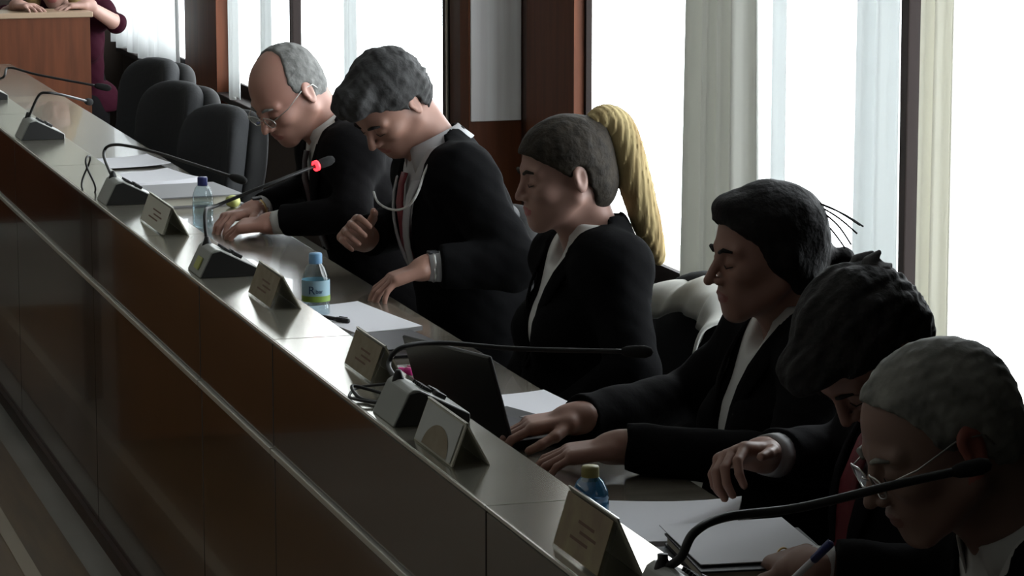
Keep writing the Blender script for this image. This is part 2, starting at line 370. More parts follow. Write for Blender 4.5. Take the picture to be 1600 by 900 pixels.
# ------------------------------------------------------------------ sculpting volumes (signed distance + surface nets)
f32 = np.float32
def npv(p): return np.array(p, dtype=float)
class Field:
    def __init__(s, lo, hi, h):
        s.lo = npv(lo); s.h = h; s.n = np.maximum(np.ceil((npv(hi) - s.lo) / h).astype(int) + 1, 4)
        s.a = np.full(s.n, 1.0, f32)
    def win(s, lo, hi):
        i0 = np.clip(np.floor((npv(lo) - s.lo) / s.h).astype(int), 0, s.n - 1)
        i1 = np.clip(np.ceil((npv(hi) - s.lo) / s.h).astype(int) + 1, 1, s.n)
        if np.any(i1 <= i0): return None
        sl = tuple(slice(a, b) for a, b in zip(i0, i1))
        ax = [(s.lo[k] + s.h * np.arange(i0[k], i1[k])).astype(f32) for k in range(3)]
        return sl, ax[0][:, None, None], ax[1][None, :, None], ax[2][None, None, :]
    def fn(s, lo, hi, f, k=.01, op='add'):
        w = s.win(lo, hi)
        if w is None: return
        sl, X, Y, Z = w
        d = f(X, Y, Z).astype(f32); a = s.a[sl]
        if op == 'sub': d = -d
        if op == 'add':
            if k > 0:
                t = np.clip(.5 + .5 * (a - d) / k, 0, 1); s.a[sl] = a + (d - a) * t - k * t * (1 - t)
            else: s.a[sl] = np.minimum(a, d)
        else:
            if k > 0:
                t = np.clip(.5 - .5 * (a - d) / k, 0, 1); s.a[sl] = a + (d - a) * t + k * t * (1 - t)
            else: s.a[sl] = np.maximum(a, d)
    def cap(s, a, b, ra, rb=None, k=.01, op='add', cut=None):
        rb = ra if rb is None else rb; a = npv(a); b = npv(b); m = max(ra, rb) + k + 3 * s.h
        ba = b - a; L2 = max(float(ba @ ba), 1e-9)
        def f(X, Y, Z):
            px, py, pz = X - f32(a[0]), Y - f32(a[1]), Z - f32(a[2])
            t = np.clip((px * f32(ba[0]) + py * f32(ba[1]) + pz * f32(ba[2])) / f32(L2), 0, 1)
            d = np.sqrt((px - t * f32(ba[0])) ** 2 + (py - t * f32(ba[1])) ** 2 + (pz - t * f32(ba[2])) ** 2) - (ra + (rb - ra) * t)
            if cut is not None: d = np.maximum(d, px * f32(ba[0] / L2 ** .5) + py * f32(ba[1] / L2 ** .5) + pz * f32(ba[2] / L2 ** .5) - f32(cut * L2 ** .5))
            return d
        s.fn(np.minimum(a, b) - m, np.maximum(a, b) + m, f, k, op)
    def ell(s, c, r, A=None, k=.01, op='add'):
        c = npv(c); r = npv(r); A = np.eye(3) if A is None else A; m = float(r.max()) + k + 3 * s.h
        def f(X, Y, Z):
            px, py, pz = X - f32(c[0]), Y - f32(c[1]), Z - f32(c[2])
            q = [(px * f32(A[0, i]) + py * f32(A[1, i]) + pz * f32(A[2, i])) / f32(r[i]) for i in range(3)]
            k0 = np.sqrt(q[0] ** 2 + q[1] ** 2 + q[2] ** 2) + 1e-6
            k1 = np.sqrt((q[0] / f32(r[0])) ** 2 + (q[1] / f32(r[1])) ** 2 + (q[2] / f32(r[2])) ** 2) + 1e-6
            return k0 * (k0 - 1) / k1
        s.fn(c - m, c + m, f, k, op)
    def rbox(s, c, half, A, rad, k=.008, op='add'):
        c = npv(c); half = npv(half); m = float(np.linalg.norm(half)) + rad + k + 3 * s.h
        def f(X, Y, Z):
            px, py, pz = X - f32(c[0]), Y - f32(c[1]), Z - f32(c[2])
            q = [np.abs(px * f32(A[0, i]) + py * f32(A[1, i]) + pz * f32(A[2, i])) - f32(half[i] - rad) for i in range(3)]
            return np.sqrt(sum(np.maximum(v, 0) ** 2 for v in q)) + np.minimum(np.maximum(np.maximum(q[0], q[1]), q[2]), 0) - rad
        s.fn(c - m, c + m, f, k, op)
    def mesh(s):
        A = s.a; I = A < 0
        if not I.any(): return np.zeros((0, 3)), np.zeros((0, 4), int)
        idx = np.argwhere(I); lo = np.maximum(idx.min(0) - 2, 0); hi = np.minimum(idx.max(0) + 3, s.n)
        A = A[lo[0]:hi[0], lo[1]:hi[1], lo[2]:hi[2]].copy()
        A[0], A[-1] = np.maximum(A[0], 1e-3), np.maximum(A[-1], 1e-3); A[:, 0] = np.maximum(A[:, 0], 1e-3); A[:, -1] = np.maximum(A[:, -1], 1e-3)
        A[:, :, 0] = np.maximum(A[:, :, 0], 1e-3); A[:, :, -1] = np.maximum(A[:, :, -1], 1e-3)
        I = A < 0; nx, ny, nz = A.shape
        cnt = np.zeros((nx - 1, ny - 1, nz - 1), np.int8)
        for dx in (0, 1):
            for dy in (0, 1):
                for dz in (0, 1): cnt += I[dx:nx - 1 + dx, dy:ny - 1 + dy, dz:nz - 1 + dz]
        act = np.argwhere((cnt > 0) & (cnt < 8)); ids = np.full(cnt.shape, -1, np.int32)
        ids[act[:, 0], act[:, 1], act[:, 2]] = np.arange(len(act))
        acc = np.zeros((len(act), 3)); num = np.zeros(len(act))
        cs = [(0, 0, 0), (1, 0, 0), (0, 1, 0), (1, 1, 0), (0, 0, 1), (1, 0, 1), (0, 1, 1), (1, 1, 1)]
        cv = [A[act[:, 0] + c[0], act[:, 1] + c[1], act[:, 2] + c[2]].astype(float) for c in cs]
        for i in range(8):
            for j in range(i + 1, 8):
                if sum(abs(cs[i][k] - cs[j][k]) for k in range(3)) != 1: continue
                x = (cv[i] < 0) != (cv[j] < 0)
                t = np.where(x, cv[i] / np.where(x, cv[i] - cv[j], 1), 0)
                acc += np.where(x[:, None], npv(cs[i]) + (npv(cs[j]) - npv(cs[i])) * t[:, None], 0); num += x
        V = act + acc / np.maximum(num, 1)[:, None]
        F = []
        for ax in range(3):
            b, c = [(1, 2), (2, 0), (0, 1)][ax]
            s0 = [slice(None)] * 3; s1 = [slice(None)] * 3; s0[ax] = slice(0, -1); s1[ax] = slice(1, None)
            e = np.argwhere(I[tuple(s0)] != I[tuple(s1)])
            e = e[(e[:, b] > 0) & (e[:, c] > 0)]
            if not len(e): continue
            ins = I[e[:, 0], e[:, 1], e[:, 2]]
            def g(db, dc):
                q = e.copy(); q[:, b] -= db; q[:, c] -= dc; return ids[q[:, 0], q[:, 1], q[:, 2]]
            q = np.stack([g(1, 1), g(0, 1), g(0, 0), g(1, 0)], 1)
            q[~ins] = q[~ins][:, ::-1]; F.append(q)
        F = np.concatenate(F); F = F[(F >= 0).all(1)]
        return (V + lo) * s.h + s.lo, F
def npmesh(name, V, F, m, parent=None, midx=None, xf=None, relax=0):
    if relax and len(V):
        for _ in range(relax):
            acc = np.zeros_like(V); n = np.zeros(len(V))
            for i in range(4):
                np.add.at(acc, F[:, i], V[F[:, (i + 1) % 4]]); np.add.at(n, F[:, i], 1)
            V = .5 * V + .5 * acc / np.maximum(n, 1)[:, None]
    if xf is not None: V = V @ xf[0].T + xf[1]
    me = bpy.data.meshes.new(name); nf = len(F)
    me.vertices.add(len(V)); me.vertices.foreach_set('co', V.astype(f32).ravel())
    me.loops.add(nf * 4); me.loops.foreach_set('vertex_index', F.astype(np.int32).ravel())
    me.polygons.add(nf); me.polygons.foreach_set('loop_start', np.arange(0, nf * 4, 4, dtype=np.int32))
    me.polygons.foreach_set('use_smooth', np.ones(nf, bool))
    if midx is not None: me.polygons.foreach_set('material_index', midx.astype(np.int32))
    me.update(calc_edges=True); me.validate()
    return link(name, me, m, parent)
def unit(v): v = npv(v); return v / np.linalg.norm(v)
def wob(X, Y, Z, fr, seed=0):
    r = np.random.RandomState(seed); o = 0
    for i in range(5):
        k = r.normal(size=3) * fr; p = r.uniform(0, 6.28); o = o + np.sin(X * f32(k[0]) + Y * f32(k[1]) + Z * f32(k[2]) + f32(p))
    return o / 5

# ------------------------------------------------------------------ people
class Person:
    def __init__(s, **k):
        s.__dict__.update(dict(turn=0, pitch=0, roll=0, sc=1.0, sk='tan', tturn=0, h=.0036, female=False, neck_r=.052, nose=1.0, jaw=1.0, build=1.0, lean=0, legs=True))
        s.__dict__.update(k)
        a = R(s.turn); p = R(s.pitch)
        f = npv((-math.cos(a), -math.sin(a), 0)); U = npv((0, 0, 1)); l = np.cross(U, f)
        f2 = math.cos(p) * f - math.sin(p) * U; u2 = math.cos(p) * U + math.sin(p) * f
        r = R(s.roll); l2 = math.cos(r) * l + math.sin(r) * u2; u2 = np.cross(f2, l2)
        s.A = np.stack([f2, l2, u2], 1)            # head axes: front, left, up
        s.C = npv(s.head)
        a = R(s.tturn); tf = npv((-math.cos(a), -math.sin(a), 0))
        s.NB = npv(s.neck); s.PL = npv(s.pelvis)
        s.tu = unit(s.NB - s.PL); s.tl = unit(np.cross(s.tu, tf)); s.tf = np.cross(s.tl, s.tu)
        s.T = np.stack([s.tf, s.tl, s.tu], 1)
        sw = s.sw
        s.SL = s.NB + s.tl * sw - s.tu * .065 + s.tf * .015; s.SR = s.NB - s.tl * sw - s.tu * .065 + s.tf * .015
        s.root = thing('person', (s.PL[0], s.PL[1], 0.0), s.label, 'person')
    def hp(s, f, l, u): return s.C + s.sc * (s.A @ npv((f, l, u)))
    def tp(s, f, l, u): return s.NB + s.T @ npv((f, l, u))
    def head_prims(s, F):
        q = s.sc; H = s.hp; A = s.A; j = s.jaw
        F.ell(H(-.012, 0, .030), npv((.098, .077, .086)) * q, A, .01)
        F.ell(H(.030, 0, -.030), npv((.060, .060, .078)) * q, A, .03)
        F.ell(H(-.045, 0, -.015), npv((.058, .062, .062)) * q, A, .03)
        for sg in (1, -1):
            F.cap(H(-.002, sg * .058, -.052), H(.070, sg * .018, -.096), .017 * q * j, .015 * q, .03)
            F.ell(H(.060, sg * .040, -.022), npv((.024, .022, .020)) * q, A, .02)
            F.cap(H(.080, sg * .012, .022), H(.070, sg * .046, .020), .011 * q, .010 * q, .014)
        F.ell(H(.074, 0, -.097), npv((.019, .022, .018)) * q, A, .018)
        F.ell(H(.072, 0, -.062), npv((.025, .034, .028)) * q, A, .02)
        for sg in (1, -1): F.ell(H(.094, sg * .031, .002), npv((.017, .019, .013)) * q, A, .014, 'sub')
        for sg in (1, -1):
            F.ell(H(.073, sg * .031, .001), npv((.0145, .0165, .0125)) * q, A, .004)
            F.cap(H(.086, sg * .020, -.003), H(.081, sg * .045, -.002), .0028, .0022, .004)
        n = s.nose
        F.cap(H(.084, 0, .014), H(.084 + .029 * n, 0, -.030), .0075 * q, .0095 * q, .010)
        for sg in (1, -1): F.ell(H(.094 + .004 * n, sg * .0115, -.034), npv((.011, .0075, .0075)) * q, A, .006)
        F.ell(H(.0935, 0, -.0585), npv((.0085, .022, .0055)) * q, A, .005)
        F.ell(H(.0915, 0, -.0695), npv((.0085, .019, .0062)) * q, A, .005)
        F.cap(H(.102, -.022, -.0638), H(.102, .022, -.0638), .0025, .0025, .003, 'sub')
        for sg in (1, -1):
            e = H(-.014, sg * .079, -.006)
            th = R(sg * 22)
            E = A @ np.array([[math.cos(th), -math.sin(th), 0], [math.sin(th), math.cos(th), 0], [0, 0, 1.0]])
            F.ell(e, npv((.0185, .0068, .033)) * q, E, .006)
            F.ell(e + E @ npv((0, 0, .012)) * q, npv((.0205, .0068, .021)) * q, E, .004)
            F.ell(e + E @ npv((.003, sg * .008, .002)) * q, npv((.0105, .006, .018)) * q, E, .004, 'sub')
            F.ell(e + E @ npv((.013, sg * .001, -.004)) * q, npv((.005, .005, .007)) * q, E, .003)
        F.cap(H(-.040, 0, -.050), s.NB + s.tf * .01 + s.tu * .0, (s.neck_r) * q, s.neck_r * 1.12, .03)
        F.cap(H(.01, 0, -.075), s.tp(.045, 0, -.03), .030, .034, .03)
    def torso(s, F, off, k=.04):
        b = s.build; fem = s.female
        F.ell(s.tp(.010, 0, -.19), (.108 * b + off, .165 * b + off, .19 + off), s.T, k)
        F.ell(s.tp(.020, 0, -.38), (.112 * b + off, .145 * b + off, .17 + off), s.T, k)
        F.ell(s.PL, (.125 + off, .175 + off, .12 + off), s.T, k)
        F.cap(s.SL - s.tl * .03, s.SR + s.tl * .03, .052 + off, .052 + off, k)
        for S_ in (s.SL, s.SR): F.cap(s.tp(0, 0, -.01), S_ - s.tu * .005, .040 + off, .044 + off, k)
        if fem:
            for sg in (1, -1): F.ell(s.tp(.085, sg * .07, -.22), (.05 + off, .06 + off, .06 + off), s.T, .03)
    def bones(s):
        return ((s.SL, npv(s.eL), npv(s.wL)), (s.SR, npv(s.eR), npv(s.wR)))
    def hand(s, F, W, d, n, thumb, curl, sc=1.0, spread=.10):
        """d towards the fingertips, n the back of the hand, thumb +1/-1 side"""
        d = unit(d); n = unit(npv(n) - d * float(npv(n) @ d)); t = np.cross(d, n) * thumb     # t: towards the thumb
        A = np.stack([d, t, n], 1)
        F.cap(W - d * .02, W + d * .02, .0265 * sc, .027 * sc, .02)
        F.rbox(W + d * .052 * sc, npv((.046, .040, .0135)) * sc, A, .0125 * sc, .015)
        base = [(.092, .0305), (.097, .0105), (.094, -.0105), (.086, -.030)]
        ln = [(.040, .024, .020), (.044, .028, .021), (.041, .026, .021), (.032, .020, .018)]
        for i in range(4):
            p = W + (d * base[i][0] + t * base[i][1]) * sc; sp = (1.5 - i) * spread
            ang = curl[0] * (1 + .08 * i); dd = d * math.cos(sp) + t * math.sin(sp)
            F.cap(p - d * .02 * sc, p, .0095 * sc, .0098 * sc, .006)
            for j in range(3):
                v = dd * math.cos(ang) - n * math.sin(ang); q = p + v * ln[i][j] * sc
                r0 = (.0092 - .0008 * j - (.0012 if i == 3 else 0)) * sc
                F.cap(p, q, r0, r0 - .0007, .0022)
                p = q; ang += curl[min(j + 1, 2)]
        p = W + (d * .022 + t * .030 - n * .004) * sc; v = unit(d * .74 + t * .62 - n * .22)
        F.cap(W + d * .01, p, .016 * sc, .015 * sc, .012)
        for L_, r0 in ((.042, .0125), (.032, .0105), (.026, .0092)):
            q = p + v * L_ * sc; F.cap(p, q, r0 * sc, (r0 - .0012) * sc, .004); p = q; v = unit(v + d * .35 - n * .08 - t * .20)
    def make_body(s):
        pts = [s.C, s.NB, s.PL, s.SL, s.SR] + [b for bo in s.bones() for b in bo[1:]]
        pts = np.stack(pts); lo = pts.min(0) - .16; hi = pts.max(0) + .16
        hands = [s.bones()[0][2], s.bones()[1][2]]
        for h_ in hands: lo = np.minimum(lo, h_ - .22); hi = np.maximum(hi, h_ + .22)
        lo[2] = max(lo[2], .52)
        F = Field(lo, hi, s.h)
        s.torso(F, -.022)
        for (S_, E_, W_), (d, n, th, cu) in zip(s.bones(), (s.hL, s.hR)):
            F.cap(S_, E_, .044, .036, .03); F.cap(E_, W_, .038, .0255, .02)
            s.hand(F, W_, d, n, th, cu, s.hsc if hasattr(s, 'hsc') else 1.0)
        s.head_prims(F)
        V, Q = F.mesh()
        # lips are a colour of their own
        c = V[Q].mean(1); L = (c - s.C) @ s.A / s.sc
        lip = (((L[:, 0] - .093) / .014) ** 2 + (L[:, 1] / .0235) ** 2 + ((L[:, 2] + .0640) / .0125) ** 2 < 1)
        sk = list(SK[s.sk]); mi = lip.astype(int)
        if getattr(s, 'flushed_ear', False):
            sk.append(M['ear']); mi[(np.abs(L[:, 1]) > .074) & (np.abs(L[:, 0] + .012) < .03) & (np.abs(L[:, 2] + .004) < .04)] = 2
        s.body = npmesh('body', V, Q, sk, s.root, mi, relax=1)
    def make_clothes(s, off=.016, m='robe', sleeve=(.060, .054, .052, .040), vneck=(.30, .085), shirt='shirt', legs=True, cut=.86, wr=.004, vtilt=0.0, shoulder_pad=.012):
        pts = np.stack([s.NB, s.PL, s.SL, s.SR] + [b for bo in s.bones() for b in bo[1:]])
        lo = pts.min(0) - .2; hi = pts.max(0) + .17; lo[2] = max(lo[2], .40)
        F = Field(lo, hi, .006)
        s.torso(F, off, .05)
        for sg, S_ in ((1, s.SL), (-1, s.SR)):
            F.ell(S_ + s.tl * sg * .005, (.062 + shoulder_pad, .055 + shoulder_pad, .055 + shoulder_pad), s.T, .05)
        # wrinkles belong to the cloth
        def wrinkle(X, Y, Z): return s_wr * (wob(X, Y, Z, 28, 3) + .6 * wob(X, Y, Z, 60, 9))
        s_wr = wr
        # opening at the chest
        vd, vw = vneck
        if vd > 0:
            o = s.tp(0, 0, 0)
            def vcut(X, Y, Z):
                px, py, pz = X - f32(o[0]), Y - f32(o[1]), Z - f32(o[2])
                T = s.T.astype(f32)
                f_ = px * T[0, 0] + py * T[1, 0] + pz * T[2, 0]; l_ = px * T[0, 1] + py * T[1, 1] + pz * T[2, 1]; u_ = px * T[0, 2] + py * T[1, 2] + pz * T[2, 2]
                w = (u_ + vd) / vd * vw
                return np.maximum(np.maximum(np.abs(l_ - vtilt * f32(1)) - w, -(u_ + vd)), -(f_ - .012)).astype(f32) * .8
            F.fn(s.NB - .35, s.NB + .3, vcut, .004, 'sub')
            # neck hole
            F.cap(s.tp(.02, 0, -.02), s.tp(.035, 0, .12), .064, .075, .006, 'sub')
        for (S_, E_, W_) in s.bones():
            F.cap(S_, E_, sleeve[0], sleeve[1], .04)
            e = unit(W_ - E_); F.cap(E_, W_ - e * .0, sleeve[2], sleeve[3], .015, cut=cut)
        w = F.win(lo, hi); F.a[w[0]] += wrinkle(w[1], w[2], w[3]).astype(f32)
        V, Q = F.mesh()
        s.coat = npmesh(s.coat_name if hasattr(s, 'coat_name') else 'jacket', V, Q, M[m], s.root, relax=1)
        # shirt
        G = Field(s.NB - npv((.28, .28, .42)), s.NB + npv((.28, .28, .12)), .005)
        s.torso(G, off - .009, .05)
        G.cap(s.tp(.02, 0, -.03), s.tp(.025, 0, .012), .060, .060, .02)
        def keep(X, Y, Z):
            px, py, pz = X - f32(s.NB[0]), Y - f32(s.NB[1]), Z - f32(s.NB[2]); T = s.T.astype(f32)
            l_ = px * T[0, 1] + py * T[1, 1] + pz * T[2, 1]; u_ = px * T[0, 2] + py * T[1, 2] + pz * T[2, 2]
            return np.maximum(np.maximum(np.abs(l_) - .125, -(u_ + .37)), u_ - .02)
        w = G.win(G.lo, G.lo + G.h * G.n)
        G.a[w[0]] = np.maximum(G.a[w[0]], keep(w[1], w[2], w[3]))
        if s.female: G.cap(s.tp(.05, 0, -.02), s.tp(.12, 0, -.02 - .04), .034, .028, .008, 'sub')
        V, Q = G.mesh(); npmesh('shirt', V, Q, M[shirt], s.root, relax=1)
        s.off = off
        # skirt of the robe or trousers, shoes
        if legs:
            Lg = Field(s.PL - npv((.75, .36, .62)), s.PL + npv((.25, .36, .12)), .014)
            Lg.ell(s.PL - npv((0, 0, .02)), (.15, .19, .12), None, .05)
            for sg in (1, -1):
                hip = s.PL + s.tl * .09 * sg - npv((0, 0, .02)); kn = hip + s.tf * .40 + npv((0, 0, -.01)); an = npv((kn[0] + .03, kn[1], .09))
                Lg.cap(hip, kn, .085, .065, .04); Lg.cap(kn, an, .06, .048, .03)
            V, Q = Lg.mesh(); npmesh('trousers', V, Q, M[m], s.root, relax=2)
            for sg in (1, -1):
                hip = s.PL + s.tl * .09 * sg; kn = hip + s.tf * .40
                Sh = Field(npv((kn[0] - .24, kn[1] - .08, -.03)), npv((kn[0] + .12, kn[1] + .08, .12)), .01)
                Sh.cap((kn[0] + .05, kn[1], .035), (kn[0] - .15, kn[1], .022), .042, .036, .02)
                w = Sh.win(Sh.lo, Sh.lo + Sh.h * Sh.n); Sh.a[w[0]] = np.maximum(Sh.a[w[0]], -(w[3] + .019) + 0 * w[1] + 0 * w[2])
                V, Q = Sh.mesh(); npmesh('shoe', V, Q, M['black_plastic'], s.root, relax=1)
    def front(s, l, u, off):
        """a point on the chest surface at side l, height u"""
        b = s.build
        c = 0
        for (cf, cu, rf, rl, ru) in ((.010, -.19, .108 * b + off, .165 * b + off, .19 + off), (.020, -.38, .112 * b + off, .145 * b + off, .17 + off)):
            q = 1 - (l / rl) ** 2 - ((u - cu) / ru) ** 2
            if q > 0: c = max(c, cf + rf * math.sqrt(q))
        return s.tp(max(c, .062 + off * .5 if u > -.09 else 0) + .006, l, u)
    def strip(s, name, path, m, off, th=.006):
        """flat cloth strip over the chest; path = [(side, height, half width)]"""
        v = []; f = []
        for (l, u, w) in path:
            for x in (-1, -.33, .33, 1): v.append(s.front(l + x * w, u, off))
        n = len(path)
        for i in range(n - 1):
            for k in range(3): a = i * 4 + k; f.append((a, a + 1, a + 5, a + 4))
        o = pydata(name, v, f, M[m] if isinstance(m, str) else m, s.root, True)
        q = o.modifiers.new('solid', 'SOLIDIFY'); q.thickness = th; q.offset = 0
        return o
    def lapels(s, m, vd=.30, vw=.085, w=.022):
        for sg in (1, -1):
            path = []
            for i in range(9):
                t = i / 8; u = -vd + t * (vd - .015); e = (u + vd) / vd * vw
                path.append((sg * (e + w * (.25 + 1.0 * t) * (1 if t < .8 else .8)), u, w * (.25 + 1.0 * t) * (1 if t < .8 else .8)))
            s.strip('lapel', path, m, s.off + .006, .005)
    def collar(s, m='shirt', r=.060, hgt=.042, gap=.5, flare=.020):
        ax = unit(s.C + s.A @ npv((-.03, 0, -.09)) * s.sc - s.NB) * .5 + s.tu * .5; ax = unit(ax)
        l = unit(s.tl - ax * float(s.tl @ ax)); f_ = np.cross(l, ax); c = s.NB + s.tf * .012 - s.tu * .012
        v = []; f = []; n = 30
        prof = [(0, 0), (.0, hgt * .6), (.002, hgt), (.008, hgt + .002), (flare * .7, hgt * .45), (flare, hgt * .05)]
        for i in range(n + 1):
            g = gap + (2 * math.pi - 2 * gap) * i / n; fr = abs(math.cos(g / 2)) ** 3
            for j, (dr, dz) in enumerate(prof):
                k = r + dr; z = dz - (.014 * fr if j == 5 else 0)
                v.append(c + f_ * math.cos(g) * k * 1.06 + l * math.sin(g) * k + ax * z)
        for i in range(n):
            for j in range(5): a = i * 6 + j; f.append((a, a + 1, a + 7, a + 6))
        o = pydata('collar', v, f, M[m], s.root, True)
        q = o.modifiers.new('solid', 'SOLIDIFY'); q.thickness = .003
        return o
    def cuff(s, side, m='shirt', r=.031, a=.0, b=.035):
        S_, E_, W_ = s.bones()[side]; d = unit(W_ - E_); L_ = np.linalg.norm(W_ - E_)
        o = B().tube([W_ - d * b, W_ - d * a], [r + .004, r], 20, cap=False).build('cuff', M[m], s.root, True)
        q = o.modifiers.new('solid', 'SOLIDIFY'); q.thickness = .004
    def hair(s, name, m, lim, t=.010, amp=.003, fr=70, extra=(), back=True, seed=1, h=.0032, ears=True, ridge=0):
        """lim: [(height, how far forward the hair reaches)] in the head's own axes"""
        F = Field((-.19, -.15, -.17), (.17, .15, .19), h)
        F.ell((-.012, 0, .030), (.098 + t, .077 + t, .086 + t), None, .01)
        if back: F.ell((-.047, 0, -.022), (.056 + t * .8, .060 + t * .7, .068), None, .03)
        w = F.win(F.lo, F.lo + F.h * F.n); X, Y, Z = w[1], w[2], w[3]
        us = [a for a, b in lim]; fs = [b for a, b in lim]
        fl = np.interp(Z.ravel(), us, fs).astype(f32)[None, None, :] + .004 * wob(X, Y, Z, 130, seed + 5)
        F.a = np.maximum(F.a, (X - fl) * .75)
        # leave the ears free
        for e in extra:
            if e[0] == 'e': F.ell(e[1], e[2], None, e[3])
            elif e[0] == 'c': F.cap(e[1], e[2], e[3], e[4], e[5])
            elif e[0] == 's': F.ell(e[1], e[2], None, .006, 'sub')
        if ears:
            for sg in (1, -1): F.ell((-.012, sg * .088, -.012), (.021, .022, .034), None, .008, 'sub')
        n = amp * wob(X, Y, Z, fr, seed) + amp * .5 * wob(X, Y, Z, fr * 2.1, seed + 1)
        if ridge: n = n + ridge * np.sin(X * 30 + np.arctan2(Y, Z + .05) * 26 + 3 * wob(X, Y, Z, 20, seed + 2))
        F.a = F.a + n.astype(f32)
        V, Q = F.mesh()
        return npmesh(name, V, Q, m, s.root, None, (s.A * s.sc, s.C), relax=1)
    def brows(s, m):
        for sg in (1, -1):
            B().tube([s.hp(.093, sg * .014, .0195), s.hp(.091, sg * .030, .0255), s.hp(.080, sg * .048, .0215)], [.0035, .0042, .0022], 8).build('eyebrow', m, s.root, True)
            B().tube([s.hp(.0885, sg * .018, -.005), s.hp(.0905, sg * .031, -.0085), s.hp(.083, sg * .046, -.005)], [.0009, .0013, .0008], 6).build('eyelashes', HM['black'], s.root, True)
    def glasses(s, m, r=.021, rz=.016, drop=0.0):
        g = None; fx = getattr(s, 'gfx', .106)
        bb = B()
        for sg in (1, -1):
            ring = [s.hp(fx - .004 * abs(math.cos(a)) , sg * .033 + r * 1.15 * math.cos(a), -.004 - drop + rz * math.sin(a)) for a in [i * math.pi / 12 for i in range(24)]]
            bb.tube(ring, .0013, 6, closed=True)
        bb.tube([s.hp(fx, -.010, .001 - drop), s.hp(fx + .003, 0, .004 - drop), s.hp(fx, .010, .001 - drop)], .0013, 6)
        g = bb.build('spectacles', m, s.root, True)
        for sg in (1, -1):
            c = s.hp(fx - .002, sg * .033, -.004 - drop)
            n = 20; v = [c] + [s.hp(fx - .004 * abs(math.cos(2 * math.pi * i / n)), sg * .033 + r * 1.12 * math.cos(2 * math.pi * i / n), -.004 - drop + rz * .97 * math.sin(2 * math.pi * i / n)) for i in range(n)]
            pydata('lens', v, [(0, 1 + i, 1 + (i + 1) % n) for i in range(n)], M['lens'], g, True)
            B().tube([s.hp(fx - .004, sg * (.033 + r * 1.15), .002 - drop), s.hp(.06, sg * .078, .006), s.hp(-.004, sg * .083, .016), s.hp(-.034, sg * .082, .004), s.hp(-.040, sg * .080, -.014)], .0014, 6).build('temple_arm', m, g, True)
    def watch(s, side, m, r=.030, back=.012):
        S_, E_, W_ = s.bones()[side]; d = unit(W_ - E_); c = W_ - d * back
        a = unit(np.cross(d, (0, 0, 1))); b = np.cross(d, a)
        ring = [c + a * math.cos(t) * r + b * math.sin(t) * r for t in [i * math.pi / 12 for i in range(24)]]
        o = B().tube(ring, .0045, 8, closed=True).build('wristwatch', m, s.root, True)
        up = -b if b[2] < 0 else b
        dd = Vector(up); rot = Vector((0, 0, 1)).rotation_difference(dd).to_matrix()
        B().box(c + up * r + npv((-.013, -.013, -.003)), c + up * r + npv((.013, .013, .005)), .003, rot).build('watch_case', M['dark_cover'], o)

def at(px, py, X=None, Y=None, Z=None):
    """the point of the room seen at a measured spot of the survey photograph, at a known distance"""
    u = (px - 800) / FPX; v = -(py - 450) / FPX; a, p = YAW, PITCH
    f = (math.sin(a) * math.cos(p), math.cos(a) * math.cos(p), -math.sin(p)); r = (math.cos(a), -math.sin(a), 0)
    w = (math.sin(a) * math.sin(p), math.cos(a) * math.sin(p), math.cos(p))
    d = [f[i] + u * r[i] + v * w[i] for i in range(3)]
    t = X / d[0] if X is not None else Y / d[1] if Y is not None else (Z - CAM_Z) / d[2]
    return (d[0] * t, d[1] * t, CAM_Z + d[2] * t)

# ------------------------------------------------------------------ the six people at the bench
UPZ = (0, 0, 1)
FL = (.30, .35, .25)
# balding man, far left
p = Person(label='balding grey-haired man in spectacles and black suit, furthest of the six at the bench',
           sc=1.06, head=(1.80, 7.91, 1.120), turn=22, pitch=40, roll=0, neck=(1.94, 7.93, 1.02), pelvis=(2.12, 7.90, .52), sw=.155, sk='fair', jaw=1.15,
           eL=(1.92, 7.66, .82), wL=(1.735, 7.80, .782), hL=((-.86, .45, -.12), (.1, -.25, 1), 1, (.5, .6, .5)),
           eR=(1.92, 8.16, .82), wR=(1.735, 8.03, .785), hR=((-.86, -.42, -.10), (.1, .2, 1), -1, (.45, .5, .5)), coat_name='suit_jacket')
p.make_body(); p.make_clothes(m='robe2', vneck=(.30, .085)); p.lapels(M['robe2'], .30, .075); p.collar(); p.strip('necktie', [(0, -.30, .034), (0, -.2, .03), (0, -.1, .024), (0, -.055, .018), (0, -.03, .022)], 'tie_dark', p.off + .004)
p.cuff(0); p.cuff(1); p.watch(1, M['gold'])
p.hair('hair', HM['grey'], [(-.10, -.05), (-.035, -.032), (-.01, -.005), (.02, .016), (.05, .018), (.08, .000), (.10, -.02), (.13, -.045)], t=.0055, amp=.0015, fr=150)
p.brows(HM['grey']); p.glasses(M['steel'])
# second man, dark wavy hair
p = Person(label='man with thick dark grey wavy hair and bowed head, right of the balding man',
           head=(1.86, 7.06, 1.172), turn=24, pitch=50, roll=-4, neck=(2.00, 7.07, 1.055), pelvis=(2.14, 7.04, .50), sw=.165, sk='tan', build=1.05,
           eL=(2.08, 6.74, .815), wL=(1.875, 6.76, .812), hL=((-.93, .05, -.30), (-.25, 0, 1), 1, (.35, .45, .35)),
           eR=(2.00, 7.34, .84), wR=(1.80, 7.10, .835), hR=((-.45, -.62, .35), (-.5, .5, .5), -1, (.55, .6, .5)), coat_name='robe')
p.make_body(); p.make_clothes(off=.022, m='robe', sleeve=(.070, .066, .066, .050), vneck=(.28, .10), shirt='shirt_grey', wr=.005); p.collar('shirt_grey', r=.064, hgt=.046, flare=.028)
p.strip('necktie', [(0, -.28, .034), (0, -.2, .030), (0, -.1, .024), (0, -.055, .018), (0, -.03, .022)], 'tie_red', p.off + .004)
p.cuff(0, 'shirt_grey', .034); p.watch(0, M['steel'], .033)
